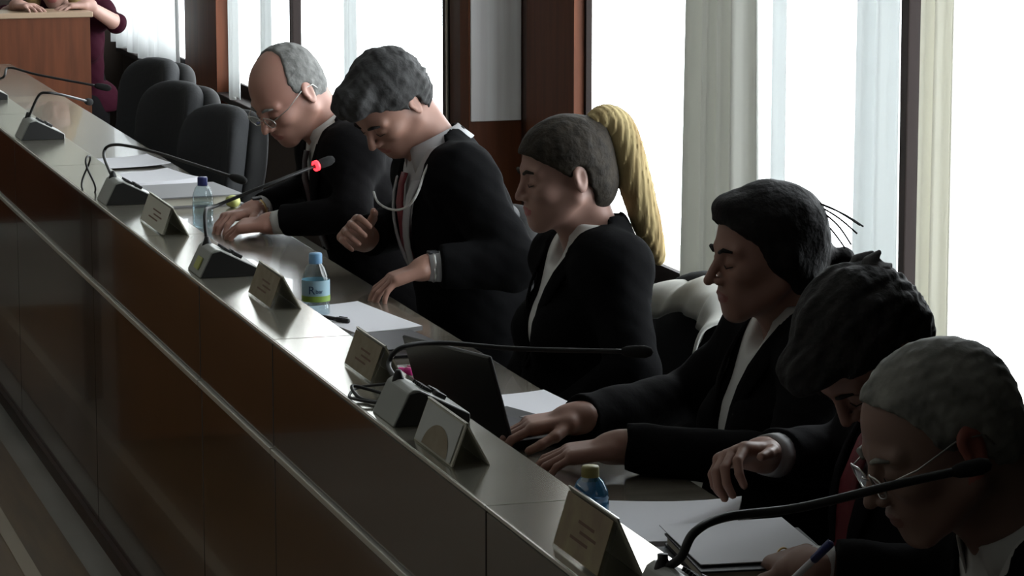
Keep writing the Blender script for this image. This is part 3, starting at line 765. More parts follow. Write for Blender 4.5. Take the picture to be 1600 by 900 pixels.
for sg in (1, -1):
    p.strip('robe_facing', [(sg * (.012 + .011 * i), -.27 + .032 * i, .014) for i in range(8)], 'shirt_grey', p.off + .010, .006)
B().tube(spline([at(584, 300, X=1.875), at(590, 315, X=1.868), at(604, 325, X=1.865), at(622, 328, X=1.865), at(640, 320, X=1.87), at(653, 300, X=1.885), at(664, 268, X=1.91), at(680, 238, X=1.95)]), .0030, 8).build('neck_cord', M['shirt'], p.root, True)
p.hair('hair', HM['salt'], [(-.11, -.055), (-.035, -.034), (-.012, -.004), (.01, .022), (.04, .040), (.065, .066), (.085, .105), (.13, .15)], t=.018, amp=.0045, fr=62, ridge=.0018,
       extra=[('e', (.066, 0, .105), (.050, .062, .030), .02), ('e', (.082, .01, .088), (.030, .045, .024), .02)])
p.brows(HM['dark'])
# blond woman
p = Person(label='woman with a high blond ponytail in a black robe, behind the open laptop',
           head=(1.968, 6.02, 1.120), turn=0, pitch=10, neck=(2.055, 6.03, .985), pelvis=(1.99, 6.0, .45), sw=.148, sk='pale', build=.92, female=True, neck_r=.045, sc=.97, nose=.85, jaw=.85,
           eL=(2.03, 5.74, .74), wL=(1.90, 5.88, .60), hL=((-.6, .6, -.3), UPZ, 1, FL),
           eR=(2.03, 6.30, .74), wR=(1.90, 6.14, .60), hR=((-.6, -.6, -.3), UPZ, -1, FL), coat_name='robe')
p.make_body(); p.make_clothes(off=.018, m='robe', sleeve=(.062, .058, .058, .044), vneck=(.30, .085)); p.lapels(M['robe'], .30, .085, .02)
p.hair('hair', HM['brown'], [(-.11, -.060), (-.05, -.045), (-.02, -.030), (.00, .010), (.022, .034), (.042, .058), (.058, .080), (.070, .12), (.13, .15)], t=.012, amp=.0015, fr=60,
       extra=[('c', (-.085, 0, .070), (-.112, 0, .100), .030, .024, .02), ('e', (-.066, 0, -.030), (.050, .058, .070), .02)])
tl = [p.hp(-.085, 0, .082), p.hp(-.110, 0, .098), p.hp(-.138, .004, .076), p.hp(-.150, .008, .02), p.hp(-.157, .010, -.06), p.hp(-.168, .010, -.15), p.hp(-.182, .012, -.235)]
F = Field(p.C - .30, p.C + .26, .0036)
rad = [.020, .025, .031, .032, .032, .028, .012]
q = spline(tl, 5); rr = np.interp(np.linspace(0, 6, len(q)), range(7), rad)
for i in range(len(q) - 1): F.cap(q[i], q[i + 1], rr[i], rr[i + 1], .012)
w = F.win(F.lo, F.lo + F.h * F.n); F.a += (.0012 * np.sin(w[1] * 430 + w[2] * 260 + 2.5 * np.sin(w[3] * 24)) + .0008 * np.sin(w[1] * 900 - w[2] * 500 + 2 * np.sin(w[3] * 31))).astype(f32)
V, Q = F.mesh(); npmesh('ponytail', V, Q, HM['blond'], p.root, relax=1)
B().tube([p.hp(-.098 + .018 * math.cos(a), .024 * math.sin(a), .090 - .018 * math.cos(a)) for a in [i * math.pi / 8 for i in range(16)]], .006, 8, closed=True).build('hair_tie', M['black_soft'], p.root, True)
p.brows(HM['brown'])
# black-haired woman
p = Person(label='black-haired woman in profile, black jacket over a white top, typing on the laptop',
           head=(2.035, 5.04, 1.090), turn=0, pitch=9, neck=(2.125, 5.055, .965), pelvis=(2.05, 5.04, .45), sw=.150, sk='tan', build=.95, female=True, neck_r=.046, sc=1.0, nose=1.12, jaw=.9,
           eL=(1.98, 4.77, .755), wL=(1.695, 4.865, .785), hL=((-.97, .22, -.13), (-.1, 0, 1), 1, (.28, .45, .4)),
           eR=(1.99, 5.32, .765), wR=(1.70, 5.12, .785), hR=((-.97, .10, -.12), (-.1, 0, 1), -1, (.28, .45, .4)), coat_name='jacket')
p.make_body(); p.make_clothes(off=.018, m='robe2', sleeve=(.062, .056, .054, .043), vneck=(.34, .075), cut=.97); p.lapels(M['robe2'], .34, .075, .022)
p.hair('hair', HM['black'], [(-.11, -.050), (-.06, -.030), (-.03, .004), (.00, .024), (.03, .040), (.055, .062), (.080, .094), (.13, .13)], t=.015, amp=.002, fr=50, ears=False,
       extra=[('e', (.056, .0, .096), (.030, .048, .020), .02), ('c', (-.085, 0, -.02), (-.118, 0, -.035), .03, .022, .02), ('c', (-.012, .072, .0), (-.045, .060, -.060), .026, .020, .03), ('c', (-.012, -.072, .0), (-.045, -.060, -.060), .026, .020, .03), ('c', (-.118, -.0, -.035), (-.150, -.0, -.045), .014, .020, .01), ('c', (-.150, -.0, -.045), (-.172, 0, -.075), .020, .010, .01)])
st = B()
for a, b, c in (((-.080, .03, .088), (-.130, .035, .058), (-.178, .03, .018)), ((-.090, .03, .080), (-.135, .035, .042), (-.170, .03, .004)), ((-.095, .035, .070), (-.130, .04, .03), (-.152, .04, -.012)), ((-.085, .02, .085), (-.15, .02, .045), (-.188, .02, .012)), ((-.10, .03, .055), (-.128, .03, .01), (-.143, .03, -.018))):
    st.tube(spline([p.hp(*a), p.hp(*b), p.hp(*c)], 6), .0017, 5)
st.build('loose_strands', HM['black'], p.root, True)
p.brows(HM['black'])
# man with bowed head
p = Person(label='man with dark wavy hair, red tie and deeply bowed head, behind the nearest man',
           head=(1.945, 4.385, 1.030), turn=16, pitch=58, roll=0, neck=(2.095, 4.40, .935), pelvis=(2.02, 4.38, .45), sw=.165, sk='tan', build=1.03, sc=1.03,
           eL=(2.05, 4.12, .74), wL=(1.94, 4.24, .60), hL=((-.7, .5, -.3), (-.1, 0, 1), 1, FL),
           eR=(2.03, 4.66, .79), wR=(1.83, 4.52, .835), hR=((-.80, -.45, .15), (-.3, .35, .9), -1, (.6, .7, .6)), coat_name='suit_jacket')
p.make_body(); p.make_clothes(off=.020, m='suit', sleeve=(.064, .060, .058, .044), vneck=(.34, .085), shirt='shirt_grey'); p.lapels(M['suit'], .34, .085, .026); p.collar('shirt_grey')
p.strip('necktie', [(0, -.34, .038), (0, -.25, .036), (0, -.15, .030), (0, -.08, .022), (0, -.055, .018), (0, -.03, .024)], 'tie_red', p.off + .004)
p.cuff(1, 'shirt_grey', .034)
p.hair('hair', HM['dark'], [(-.11, -.055), (-.035, -.034), (-.012, .000), (.01, .026), (.04, .046), (.065, .075), (.085, .11), (.13, .15)], t=.020, amp=.0055, fr=62, ridge=.0012, seed=4,
       extra=[('e', (.078, 0, .088), (.044, .058, .034), .02)])
F = Field((-.18, -.06, .04), (.0, .06, .18), .0034)
for i in range(14):
    a = npv((-.108 + .010 * math.sin(i * 2.1), -.030 + .0045 * i, .066 + .010 * math.sin(i))); F.cap(a, a + npv((-.018 - .004 * math.sin(i), .004 * math.cos(i * 3), -.016 + .006 * math.sin(i * 1.7))), .0095, .005, .006)
V, Q = F.mesh(); npmesh('grey_tuft', V, Q, HM['tuft'], p.root, None, (p.A * p.sc, p.C), relax=1)['label'] = 'paler grey tuft at the crown'
p.brows(HM['dark'])
# nearest man
p = Person(label='nearest man, short silver hair, backlit-red painted ear and spectacles, head lowered at the right edge',
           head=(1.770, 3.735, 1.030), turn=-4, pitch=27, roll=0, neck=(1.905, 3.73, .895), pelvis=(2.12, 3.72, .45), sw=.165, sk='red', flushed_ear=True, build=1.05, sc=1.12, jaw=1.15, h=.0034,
           eL=(1.93, 3.40, .765), wL=(1.74, 3.62, .80), hL=((-.78, .60, -.05), (.1, -.4, 1), 1, (.6, .7, .5)),
           eR=(1.93, 3.88, .765), wR=(1.675, 3.965, .795), hR=((.06, .98, -.09), (-.25, -.1, 1), -1, (.45, .55, .5)), coat_name='suit_jacket')
p.make_body(); p.make_clothes(off=.020, m='robe2', sleeve=(.064, .060, .058, .044), vneck=(.30, .08)); p.lapels(M['robe2'], .30, .08, .026); p.collar('shirt', r=.066, hgt=.046, flare=.026)
p.strip('necktie', [(0, -.30, .036), (0, -.2, .032), (0, -.1, .026), (0, -.055, .02), (0, -.03, .024)], 'tie_dark', p.off + .004)
p.cuff(0); p.cuff(1)
p.hair('hair', HM['silver'], [(-.11, -.055), (-.035, -.034), (-.012, -.002), (.01, .020), (.04, .030), (.065, .042), (.085, .062), (.13, .095)], t=.006, amp=.0018, fr=170, seed=8)
p.brows(HM['silver']); p.glasses(M['steel'])
rg = p.bones()[1][2] + unit((.06, .98, -.09)) * .115
B().tube([rg + npv((.0105 * math.cos(a), .003 * math.cos(a), .0105 * math.sin(a))) for a in [i * math.pi / 8 for i in range(16)]], .0016, 6, closed=True).build('finger_ring', M['gold'], p.root, True)
nearman = p

# woman leaning over the tall wooden desk, mostly above the picture
p = Person(label='woman in maroon with long blond hair leaning on the tall wooden desk at upper left',
           head=(2.10, 14.08, 1.068), turn=72, pitch=26, neck=(2.19, 14.22, .955), pelvis=(2.28, 14.50, .45), sw=.14, sk='pale', build=.85, female=True, neck_r=.045, h=.006,
           eL=(2.385, 14.05, .855), wL=(2.22, 13.86, .955), hL=((-.95, -.2, .0), (0, 0, 1), 1, FL),
           eR=(1.88, 14.10, .90), wR=(1.90, 13.86, .960), hR=((.5, -.8, 0), (0, 0, 1), -1, FL), coat_name='knitted_top', tturn=75)
p.make_body(); p.make_clothes(off=.012, m='maroon', sleeve=(.052, .046, .044, .040), vneck=(0, .05), legs=False, cut=.02)
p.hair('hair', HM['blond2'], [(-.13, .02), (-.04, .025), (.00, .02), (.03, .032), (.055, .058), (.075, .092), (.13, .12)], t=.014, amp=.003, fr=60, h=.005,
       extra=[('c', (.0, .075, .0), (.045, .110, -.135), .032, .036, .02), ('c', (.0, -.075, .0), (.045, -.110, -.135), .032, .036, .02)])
F = Field((2.0, 14.15, -.04), (2.6, 14.85, .66), .014)
F.cap((2.26, 14.48, .54), (2.26, 14.48, .36), .14, .15, .03); F.cap((2.26, 14.48, .40), (2.26, 14.48, .02), .15, .12, .03)
V, Q = F.mesh(); npmesh('skirt', V, Q, M['robe2'], p.root, relax=2)

# ------------------------------------------------------------------ chairs
def make_chair(label, group=None):
    t = thing('office_chair', (0, 0, -.02), label, 'chair', group)
    # built facing -X around the origin, floor at z = -.02
    def shell(x_off, hw, z0, z1, depth, th, nm, mt, par):
        F = Field((-.05, -.30, z0 - .05), (.42, .30, z1 + .05), .0085)
        w = F.win(F.lo, F.lo + F.h * F.n); X, Y, Z = w[1], w[2], w[3]
        q = (Z - z0) / (z1 - z0); zc = (z0 + z1) / 2; hz = (z1 - z0) / 2
        cx = x_off - depth * (Y / hw) ** 2 + .05 * np.sin(q * 2.4) + .05 * q
        e = ((np.abs(Y) / (hw * (.82 + .18 * np.clip(q, 0, 1)))) ** 3.2 + (np.abs(Z - zc) / hz) ** 3.2) ** (1 / 3.2)
        a_ = (e - 1) * min(hw, hz) + th / 2; b_ = np.abs(X - cx) * .93
        F.a = (np.sqrt(np.maximum(a_, 0) ** 2 + b_ ** 2) - th / 2).astype(f32)
        V, Q = F.mesh(); return npmesh(nm, V, Q, mt, par, relax=2)
    b = shell(.20, .235, .48, .945, .09, .070, 'backrest', M['chair'], t)
    shell(.262, .232, .49, .925, .09, .075, 'back_shell', M['shell'], b)
    B().box((-.24, -.235, .38), (.20, .235, .455), .03).build('seat', M['chair'], t, True)
    for sg in (1, -1):
        B().tube(spline([(.16, sg * .25, .40), (.20, sg * .275, .55), (.12, sg * .28, .63), (-.12, sg * .28, .63), (-.15, sg * .27, .58)]), .014, 8).build('armrest', M['black_plastic'], t, True)
    B().tube([(0, 0, .06), (0, 0, .38)], .025, 12).build('gas_column', M['black_plastic'], t, True)
    for i in range(5):
        a = i * 2 * math.pi / 5; e = (.27 * math.cos(a), .27 * math.sin(a), .045)
        l = B().tube([(0, 0, .08), e], [.026, .014], 8).build('leg', M['black_plastic'], t, True)
        B().tube([(e[0], e[1] - .012, .0), (e[0], e[1] + .012, .0)], .02, 12).build('castor', M['black_plastic'], l, True)
    return t
# chairs taken by the sitters stand behind them, the empty ones further along
ch = make_chair('black office chair of the blond woman, with a white garment over its back')
ch.location = (2.05, 6.00, -.02)
E3 = 'empty charcoal office chair, '
for k, (X, Y, z, rot, lab, grp) in enumerate((
        (1.82, 11.25, 0, 14, E3 + 'furthest of the three, beside the tall wooden desk', 'empty chairs at the far end of the bench'),
        (1.72, 10.30, 0, 14, E3 + 'the middle one of the three', 'empty chairs at the far end of the bench'),
        (1.70, 9.46, 0, 12, E3 + 'nearest of the three, right beside him', 'empty chairs at the far end of the bench'),
        (2.12, 7.90, 0, 0, 'office chair in which the balding man sits', 'taken chairs at the bench'),
        (2.12, 7.04, 0, 0, 'office chair in which the man with dark grey wavy hair sits', 'taken chairs at the bench'),
        (2.06, 5.04, 0, 0, 'office chair in which the black-haired woman sits', 'taken chairs at the bench'),
        (2.08, 4.38, 0, 0, 'office chair in which the man with the red tie sits', 'taken chairs at the bench'),
        (2.12, 3.72, 0, 0, 'office chair in which the nearest silver-haired man sits', 'taken chairs at the bench'))):
    c = copy_tree(ch, None, (X, Y, -.02), R(rot)); c['label'] = lab; c['group'] = grp
    if k > 2: c.scale = (1, 1, .87)
ch.scale = (1, 1, .94)
# white garment over the blond woman's chair
v = []; f = []; nu, nv = 26, 14
for j in range(nv + 1):
    q = j / nv
    for i in range(nu + 1):
        s_ = -1 + 2 * i / nu; y = 5.97 + .22 * s_
        top = .882 - .05 * s_ * s_ + .006 * math.sin(s_ * 9)
        g = (q - .5) * 2
        x = 2.315 + .05 * math.tanh(g * 3) - .075 * s_ * s_ + .006 * math.sin(s_ * 14 + g * 2) + .03 * g
        z = top - .075 * abs(g) ** 1.6 - (.10 * max(0, g)) + .004 * math.sin(11 * s_ + 3 * g)
        v.append((x, y, z))
for j in range(nv):
    for i in range(nu): a = j * (nu + 1) + i; f.append((a, a + 1, a + nu + 2, a + nu + 1))
o = pydata('draped_garment', v, f, M['curtain'], None, True); q = o.modifiers.new('s', 'SOLIDIFY'); q.thickness = .006; q.offset = 1
tag(o, 'white garment draped over the chair back between the blond and the black-haired woman', 'garment')

# ------------------------------------------------------------------ microphones on the ledge
def microphone(yn, stalk, label, led=False, r=.0042, sticker=False, base=True):
    t = thing('gooseneck_microphone', (1.335, yn + .08, LZ), label, 'microphone', 'conference microphones on the ledge')
    y0, y1 = yn, yn + .140
    x0, x1 = 1.268, 1.405
    prof = [(x0, LZ), (x0 + .028, LZ + .056), (x0 + .038, LZ + .062), (x0 + .050, LZ + .060), (x1, LZ + .016), (x1, LZ)]
    bb = B(); n = len(prof); bm = bmesh.new()
    va = [bm.verts.new((a, y0, b)) for a, b in prof]; vb = [bm.verts.new((a, y1, b)) for a, b in prof]
    bm.faces.new(va); bm.faces.new(vb[::-1])
    for i in range(n): bm.faces.new((va[(i + 1) % n], va[i], vb[i], vb[(i + 1) % n]))
    bmesh.ops.recalc_face_normals(bm, faces=bm.faces)
    me = bpy.data.meshes.new('base'); bm.to_mesh(me); bm.free()
    b = link('base', me, M['grey_plastic'], t)
    q = b.modifiers.new('bev', 'BEVEL'); q.width = .003; q.segments = 2
    pr2 = [(x0 + .003, LZ + .001), (x0 + .030, LZ + .054), (x0 + .048, LZ + .058), (x1 - .003, LZ + .015), (x1 - .003, LZ + .001)]
    B().prism(pr2, 1, y0 - .0035, y0 + .002).build('end_cap', M['black_plastic'], b)
    B().prism(pr2, 1, y1 - .002, y1 + .0035).build('end_cap', M['black_plastic'], b)
    nx = unit((.05, 0, .085))
    for k in range(2):
        yy = y0 + .035 + k * .04
        B().box((x0 + .085, yy, LZ + .036), (x0 + .105, yy + .022, LZ + .046), .002, Matrix.Rotation(R(29), 3, 'Y')).build('button', M['black_plastic'], b)
    sp = B()
    for k in range(6): sp.box((x0 + .060, y0 + .03 + k * .012, LZ + .052), (x0 + .078, y0 + .034 + k * .012, LZ + .058), 0, Matrix.Rotation(R(29), 3, 'Y'))
    sp.build('speaker_grille', M['black_plastic'], b)
    if sticker: B().box((x0 + .0085, y0 + .04, LZ + .012), (x0 + .0115, y0 + .085, LZ + .040), 0, Matrix.Rotation(R(25.8), 3, 'Y')).build('sticker', M['yellow'], b)
    foot = npv((x0 + .040, y1 - .030, LZ + .056))
    B().lathe([(.0115, 0), (.010, .006), (.007, .014), (r * 1.15, .020)], foot, 16).build('stalk_foot', M['black_plastic'], t, True)
    pts = spline([tuple(foot)] + [tuple(q_) for q_ in stalk], 8)
    B().tube(pts, r, 10).build('gooseneck', M['black_plastic'], t, True)
    e = npv(pts[-1]); d = unit(e - npv(pts[-4]))
    h_ = B().tube([e - d * .004, e + d * .004, e + d * .02, e + d * .038, e + d * .048, e + d * .052], [.006, .0095, .0115, .0115, .008, .002], 16).build('foam_head', M['black_soft'], t, True)
    if led: B().tube([e - d * .004, e + d * .004], .0125, 20).build('light_ring', M['red_led'], h_, True)
    return t
foot_x = 1.316
mic = 'gooseneck conference microphone '
microphone(6.455, [(1.312, 6.60, .985), at(337, 322, X=1.36), at(420, 288, X=1.48), at(494, 259, X=1.60)], mic + 'with glowing red light, before the balding man', True, .0042, True)
microphone(4.80, [at(607, 570, X=1.315), at(628, 543, X=1.34), at(690, 536, X=1.42), at(810, 545, X=1.56), at(975, 549, X=1.74)], mic + 'beside the open laptop, its stalk arching over the laptop', False, .0046)
microphone(3.47, [at(1063, 872, X=1.325), at(1085, 832, X=1.345), at(1135, 808, X=1.40), at(1250, 793, X=1.50), at(1400, 757, X=1.62), at(1492, 737, X=1.70)], mic + 'nearest, its stalk curving up to the silver-haired man', False, .0062)
m1 = microphone(7.70, [at(162, 240, X=1.325), at(180, 226, X=1.35), at(235, 236, X=1.42), at(300, 256, X=1.50), at(362, 276, X=1.58)], mic + 'before the nearest empty chair, with a loop of cable')
microphone(9.26, [at(60, 150, X=1.325), at(75, 145, X=1.345), at(100, 149, X=1.40), at(135, 158, X=1.50)], mic + 'near the left edge of the picture, before the furthest empty chair')
microphone(10.55, [at(3, 122, X=1.33), at(14, 106, X=1.36), at(60, 117, X=1.44), at(150, 134, X=1.62)], mic + 'furthest, its long thin stalk crossing the tall wooden desk')
# cables on the ledge
c0 = npv(at(138, 274, X=1.275))
B().tube([c0 + npv((.012 * math.sin(2 * a), .16 * math.cos(a) * .35, .052 * math.sin(a))) for a in [i * math.pi / 16 for i in range(32)]], .0028, 8, closed=True).build('cable_loop', M['black_plastic'], m1, True)
cb = B().tube(spline([(1.30, 4.97, LZ + .006), (1.27, 5.03, LZ + .006), (1.266, 5.07, LZ + .02), (1.30, 5.06, LZ + .012), (1.34, 5.00, LZ + .006), (1.38, 4.965, LZ + .006)]), .0032, 8)
cb.tube(spline([(1.29, 4.975, LZ + .006), (1.262, 5.0, LZ + .008), (1.258, 5.06, LZ + .004), (1.285, 5.10, LZ + .010), (1.325, 5.06, LZ + .022)]), .0028, 8)
tag(cb.build('coiled_cable', M['black_plastic'], None, True), 'black coiled cable lying on the ledge beside the microphone by the laptop', 'cable')

# ------------------------------------------------------------------ folded name cards on the ledge
def name_card(y0, y1, label, face, holder=True, arch=False, h=.070, xo=0):
    t = thing('name_card', (1.335, (y0 + y1) / 2, LZ), label, 'name card', 'folded name cards on the ledge')
    xa, xb, xt = 1.278 + xo, 1.342 + xo, 1.304 + xo
    th = .0025
    B().prism([(xa, LZ + .0005), (xt, LZ + h), (xt + th, LZ + h), (xa + th * 1.2, LZ + .0005)], 1, y0, y1).build('front_panel', M['paper_warm'] if not holder else M['acrylic'], t)
    B().prism([(xb, LZ + .0005), (xt + .0005, LZ + h), (xt - th, LZ + h), (xb - th * 1.2, LZ + .0005)], 1, y0, y1).build('rear_panel', M['paper_warm'], t)
    # insert and its faded print
    d = npv((xt - xa, 0, h)); L_ = np.linalg.norm(d); d /= L_; nn = npv((-d[2], 0, d[0]))
    def pt(s_, y, o): return npv((xa, 0, LZ)) + d * (L_ * s_) + nn * o + npv((0, y, 0))
    def card(a, b, ya, yb, o, th_, m, nm, par):
        v = [pt(s_, y, oo) for oo in (o, o + th_) for (s_, y) in ((a, ya), (a, yb), (b, yb), (b, ya))]
        return pydata(nm, v, [(0, 1, 2, 3), (7, 6, 5, 4), (0, 4, 5, 1), (1, 5, 6, 2), (2, 6, 7, 3), (3, 7, 4, 0)], m, par)
    W_ = y1 - y0
    c = card(.05, .93, y0 + W_ * .04, y1 - W_ * .04, .0015, .001, face, 'insert', t)
    if arch:
        v = [pt(.06, y0 + W_ * .15, .0032)] ; n = 24
        for i in range(n + 1):
            a = math.pi * i / n; v.append(pt(.06 + .56 * math.sin(a), (y0 + y1) / 2 - W_ * .04 - W_ * .32 * math.cos(a), .0032))
        pydata('round_print', v, [(0, i, i + 1) for i in range(1, n + 1)], M['card_tan'], c)
    else:
        k = B()
        for (sa, ya, yb) in ((.58, .30, .62), (.44, .22, .55), (.30, .34, .70)):
            v = [pt(s_, y0 + W_ * y, .0029) for (s_, y) in ((sa, ya), (sa, yb), (sa + .05, yb), (sa + .05, ya))]; k.add(v, [(0, 1, 2, 3)])
        k.build('faded_print', M['ink'], c)
    return t
name_card(7.10, 7.42, 'pale folded name card next to the brightly shining part of the ledge', M['paper_warm'], xo=.03)
name_card(6.00, 6.23, 'folded name card with greyish insert, just left of the bottle with the printed label', M['card_tan'], xo=.05)
name_card(5.17, 5.38, 'folded name card with tan insert standing left of the open laptop', M['card_tan'], xo=.05)
name_card(4.475, 4.70, 'white folded name card with a round tan print at its foot', mat('white_card', (.55, .56, .53), .6), False, True)
name_card(3.745, 3.955, 'nearest folded name card, yellowish insert with faded print, beside the blue bottle', mat('yellowish_card', (.33, .27, .15), .5, col2=(.24, .17, .11), nscale=18), h=.085)

# ------------------------------------------------------------------ bottles
def bottle(loc, hh, r, pet, cap, label, lab=None, lr=.032):
    t = thing('water_bottle', loc, label, 'bottle')
    s = hh / .17
    prof = [(r * .7, 0), (r * .95, .004), (r, .012), (r, .03), (r * .96, .035), (r, .04), (r, .085 * s), (r * .96, .09 * s), (r, .095 * s), (r * .95, .112 * s), (r * .72, .134 * s), (r * .40, .148 * s), (r * .38, .158 * s)]
    B().lathe(prof, loc, 32, cap=False).build('bottle_body', pet, t, True)
    B().lathe([(r * .47, hh - .024), (r * .48, hh - .022), (r * .48, hh - .003), (r * .44, hh)], loc, 24).build('cap', cap, t, True)
    B().lathe([(r * .6, .003), (r * .95, .012), (r * .95, .05 * s + .03)], loc, 28).build('water', see_w, t, True)
    if lab:
        l = B().lathe([(r + .0006, .052 * s), (r + .0006, .102 * s)], loc, 36, cap=False).build('label', M['label_blue'], t, True)
        B().lathe([(r + .0011, .047 * s), (r + .0011, .062 * s)], loc, 36, cap=False).build('label_band', M['label_green'], l, True)
        cu = bpy.data.curves.new('letters', 'FONT'); cu.body = 'R'; cu.size = .030; cu.extrude = .0003
        # letters wrapped round the label as meshes
        dg = None
        ang0 = math.atan2(-loc[1], -loc[0])
        def letters(txt, size, a0, z0):
            cc = bpy.data.curves.new('letters', 'FONT'); cc.body = txt; cc.size = size; cc.extrude = .0002
            oo = bpy.data.objects.new('tmp', cc); COL.objects.link(oo); bpy.context.view_layer.update()
            me = bpy.data.meshes.new_from_object(oo.evaluated_get(bpy.context.evaluated_depsgraph_get())); COL.objects.unlink(oo); bpy.data.objects.remove(oo)
            for v_ in me.vertices:
                g = a0 + v_.co.x / r; rr_ = r + .0014 + v_.co.z
                v_.co = (loc[0] + rr_ * math.cos(g), loc[1] + rr_ * math.sin(g), loc[2] + z0 + v_.co.y)
            o_ = link('lettering', me, M['label_ink'], l)
        letters('R', .026, ang0 - .55, .068 * s); letters('bar', .013, ang0 - .02, .070 * s)
    return t
see_w = see_through('water', (.92, .96, .98), .2, .02, 1.33)
bottle((1.60, 8.08, DZ), .142, .029, M['pet'], M['cap_navy'], 'clear water bottle with navy blue cap, beside the hand of the balding man')
bottle(at(494, 497, Z=DZ), .150, .0315, M['pet'], M['cap_sky'], 'small water bottle with pale blue cap and a blue and green label', True)
bottle((1.505, 4.46, DZ), .116, .030, M['pet_blue'], M['cap_olive'], 'blue-tinted water bottle with olive cap behind the ledge, near the loose papers')

# ------------------------------------------------------------------ laptop
lp = thing('laptop', (1.60, 5.28, DZ), 'open black laptop in front of the black-haired woman, seen from behind its lid', 'laptop')
hn = npv((1.575, 5.105, DZ + .012)); hf = npv((1.483, 5.365, DZ + .012)); ax = unit(hf - hn); fw = npv((ax[1], -ax[0], 0)); Lw = np.linalg.norm(hf - hn)
rotz = Matrix(((fw[0], ax[0], 0), (fw[1], ax[1], 0), (0, 0, 1)))
def lbox(a, b, nm, m, par, bev=.003, tilt=0):
    bb = B().box(a, b, bev)
    T = Matrix.Rotation(R(tilt), 3, 'Y')
    bb.v = [tuple(rotz @ (T @ Vector(q)) + Vector(hn)) for q in bb.v]
    return bb.build(nm, m, par)
base = lbox((0, 0, -.011), (.19, Lw, .004), 'base', M['black_plastic'], lp)
kb = lbox((.02, .02, .0042), (.13, Lw - .02, .006), 'keyboard', M['dark_cover'], base, .001)
lbox((.145, Lw * .36, .0042), (.183, Lw * .64, .0052), 'touchpad', M['grey_cover'], base, .0005)
lid = lbox((-.004, 0, .006), (.004, Lw, .176), 'lid', M['black_plastic'], lp, .003, -17)
lbox((.0042, .012, .02), (.0048, Lw - .012, .166), 'screen', M['screen'], lid, 0, -17)
lbox((-.006, .03, -.004), (.008, .08, .010), 'hinge', M['dark_cover'], lp, .002)
lbox((-.006, Lw - .08, -.004), (.008, Lw - .03, .010), 'hinge', M['dark_cover'], lp, .002)

# ------------------------------------------------------------------ papers and small things on the desk
def sheet(name, corners, z, th, m, label, cat, group=None, curl=.0, parent=None):
    a, b, c, d = [npv((q[0], q[1], z)) for q in corners]; v = []; f = []; n = 8
    for top in (0, 1):
        for j in range(n + 1):
            for i in range(n + 1):
                s_, t_ = i / n, j / n
                q = (a * (1 - s_) + b * s_) * (1 - t_) + (d * (1 - s_) + c * s_) * t_
                v.append((q[0], q[1], q[2] + top * th + curl * (s_ ** 3 + .6 * (1 - t_) ** 3)))
    N = (n + 1) ** 2
    for j in range(n):
        for i in range(n):
            k = j * (n + 1) + i; f.append((k, k + n + 1, k + n + 2, k + 1)); f.append((N + k, N + k + 1, N + k + n + 2, N + k + n + 1))
    for i in range(n):
        for k, e in ((i, i + 1), ((n + 1) * n + i + 1, (n + 1) * n + i), ((i + 1) * (n + 1), i * (n + 1)), (i * (n + 1) + n, (i + 1) * (n + 1) + n)):
            f.append((k, e, e + N, k + N))
    o = pydata(name, v, f, m, parent)
    return tag(o, label, cat, group) if parent is None else o
def quad(cx, cy, w, h, rz):
    c, s_ = math.cos(R(rz)), math.sin(R(rz))
    return [(cx + x * c - y * s_, cy + x * s_ + y * c) for x, y in ((-w / 2, -h / 2), (w / 2, -h / 2), (w / 2, h / 2), (-w / 2, h / 2))]
Z0 = DZ + .0006
# far end
sheet('paper_stack', quad(1.63, 9.05, .21, .30, 8), Z0, .020, M['paper'], 'white paper stack on the desk before the nearest empty chair', 'papers', curl=.01)
fd = thing('ring_folder', (1.68, 8.72, DZ), 'grey ring folder lying on the desk left of the balding man', 'folder')
sheet('cover', quad(1.67, 8.66, .25, .30, 6), Z0, .004, M['grey_cover'], None, None, parent=fd)
sheet('pages', quad(1.667, 8.66, .235, .285, 6), Z0 + .0045, .022, M['paper_warm'], None, None, parent=fd)
sheet('cover', quad(1.67, 8.66, .25, .30, 6), Z0 + .027, .004, M['grey_cover'], None, None, parent=fd)
tag(B().ball((1.765, 8.47, DZ + .018), (.022, .03, .018)).build('highlighter_pad', M['yellow'], None, True), 'small yellow-green object beside the grey ring folder', 'sponge')
for i, (x, y, rz) in enumerate(((1.66, 9.60, 5),)):
    sheet('paper_sheet', quad(x, y, .20, .29, rz), Z0, .003, M['paper'],
          'white paper sheet before the middle empty chair', 'paper', curl=.008)
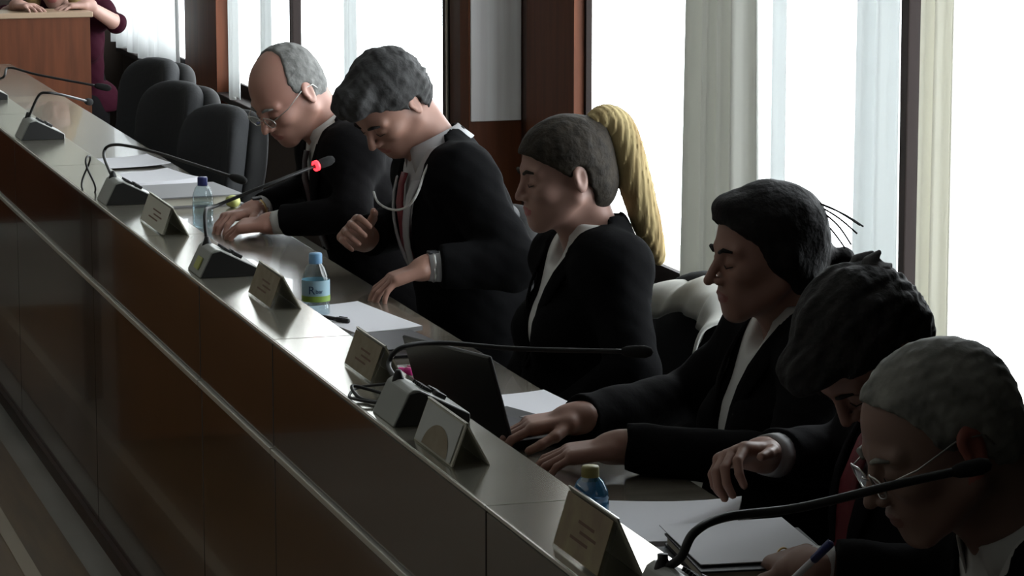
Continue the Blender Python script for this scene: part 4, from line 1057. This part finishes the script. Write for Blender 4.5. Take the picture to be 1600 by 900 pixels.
# before the second man
sheet('paper_stack', quad(1.635, 6.50, .16, .38, 8), Z0, .010, M['paper'], 'pale papers on the desk right of the bottle with the printed label', 'papers', curl=.004)
nb = thing('notebook', (1.64, 6.20, DZ), 'dark notebook on the desk just beyond the laptop lid', 'notebook')
sheet('cover', quad(1.635, 6.16, .15, .21, 6), Z0, .003, M['dark_cover'], None, None, parent=nb)
sheet('pages', quad(1.635, 6.16, .142, .20, 6), Z0 + .0035, .012, M['paper'], None, None, parent=nb)
sheet('cover', quad(1.635, 6.16, .15, .21, 6), Z0 + .016, .003, M['dark_cover'], None, None, parent=nb)
def pen(a, b, r, m1_, m2_, label, cat='pen'):
    a = npv(a); b = npv(b); t = thing('pen', tuple(a), label, cat); d = unit(b - a); L_ = np.linalg.norm(b - a)
    B().tube([a, a + d * .012, a + d * (L_ * .72)], [.0012, r, r], 10).build('barrel', m1_, t, True)
    c = B().tube([a + d * (L_ * .62), a + d * (L_ * .98), b], [r * 1.25, r * 1.2, r * .8], 10).build('pen_cap', m2_, t, True)
    q = npv((0, 0, r * 1.6)); B().tube([a + d * L_ * .95 + q, a + d * L_ * .70 + q], .0012, 6).build('clip', m2_, c, True)
pen((1.548, 6.52, DZ + .0165), (1.600, 6.43, DZ + .0165), .0045, M['black_plastic'], M['black_plastic'], 'black pen on the pale papers below the labelled bottle')
pen(at(616, 578, Z=DZ + .01), at(645, 581, Z=DZ + .01), .007, M['pink'], M['pink'], 'pink highlighter between the name card and the laptop lid')
# before the women
sheet('paper_sheet', quad(1.735, 5.44, .13, .30, 4), Z0, .004, M['paper'], 'white paper behind the hands typing on the laptop', 'paper', curl=.004)
# before the two nearest men
sheet('paper_stack', quad(1.635, 4.46, .23, .31, -24), Z0, .010, M['paper'], 'loose white papers with an upturned corner beside the blue bottle', 'papers', curl=.014)
sheet('paper_sheet', quad(1.665, 4.20, .20, .26, -6), Z0 + .040, .0015, M['paper'], 'white sheet on top of the dark binders under the hand of the nearest man', 'paper', curl=.003)
for i, (dz, lab) in enumerate(((0, 'dark binder at the bottom of the pile before the nearest man'), (.0195, 'dark binder at the top of the pile before the nearest man'))):
    b_ = thing('binder', (1.66, 4.16, DZ + dz), lab, 'binder', 'dark binders piled on the desk')
    w_ = quad(1.655 + .01 * i, 4.165, .215, .24, -4 - 3 * i)
    sheet('cover', w_, Z0 + dz, .003, M['dark_cover'], None, None, parent=b_)
    sheet('pages', quad(1.653 + .01 * i, 4.165, .205, .23, -4 - 3 * i), Z0 + dz + .0035, .012, M['paper_warm'], None, None, parent=b_)
    sheet('cover', w_, Z0 + dz + .016, .003, M['dark_cover'], None, None, parent=b_)
pen(at(1232, 912, X=1.63), at(1298, 849, X=1.645), .0052, M['paper'], M['cap_navy'], 'white pen with navy cap held upright at the bottom right, before the nearest man')
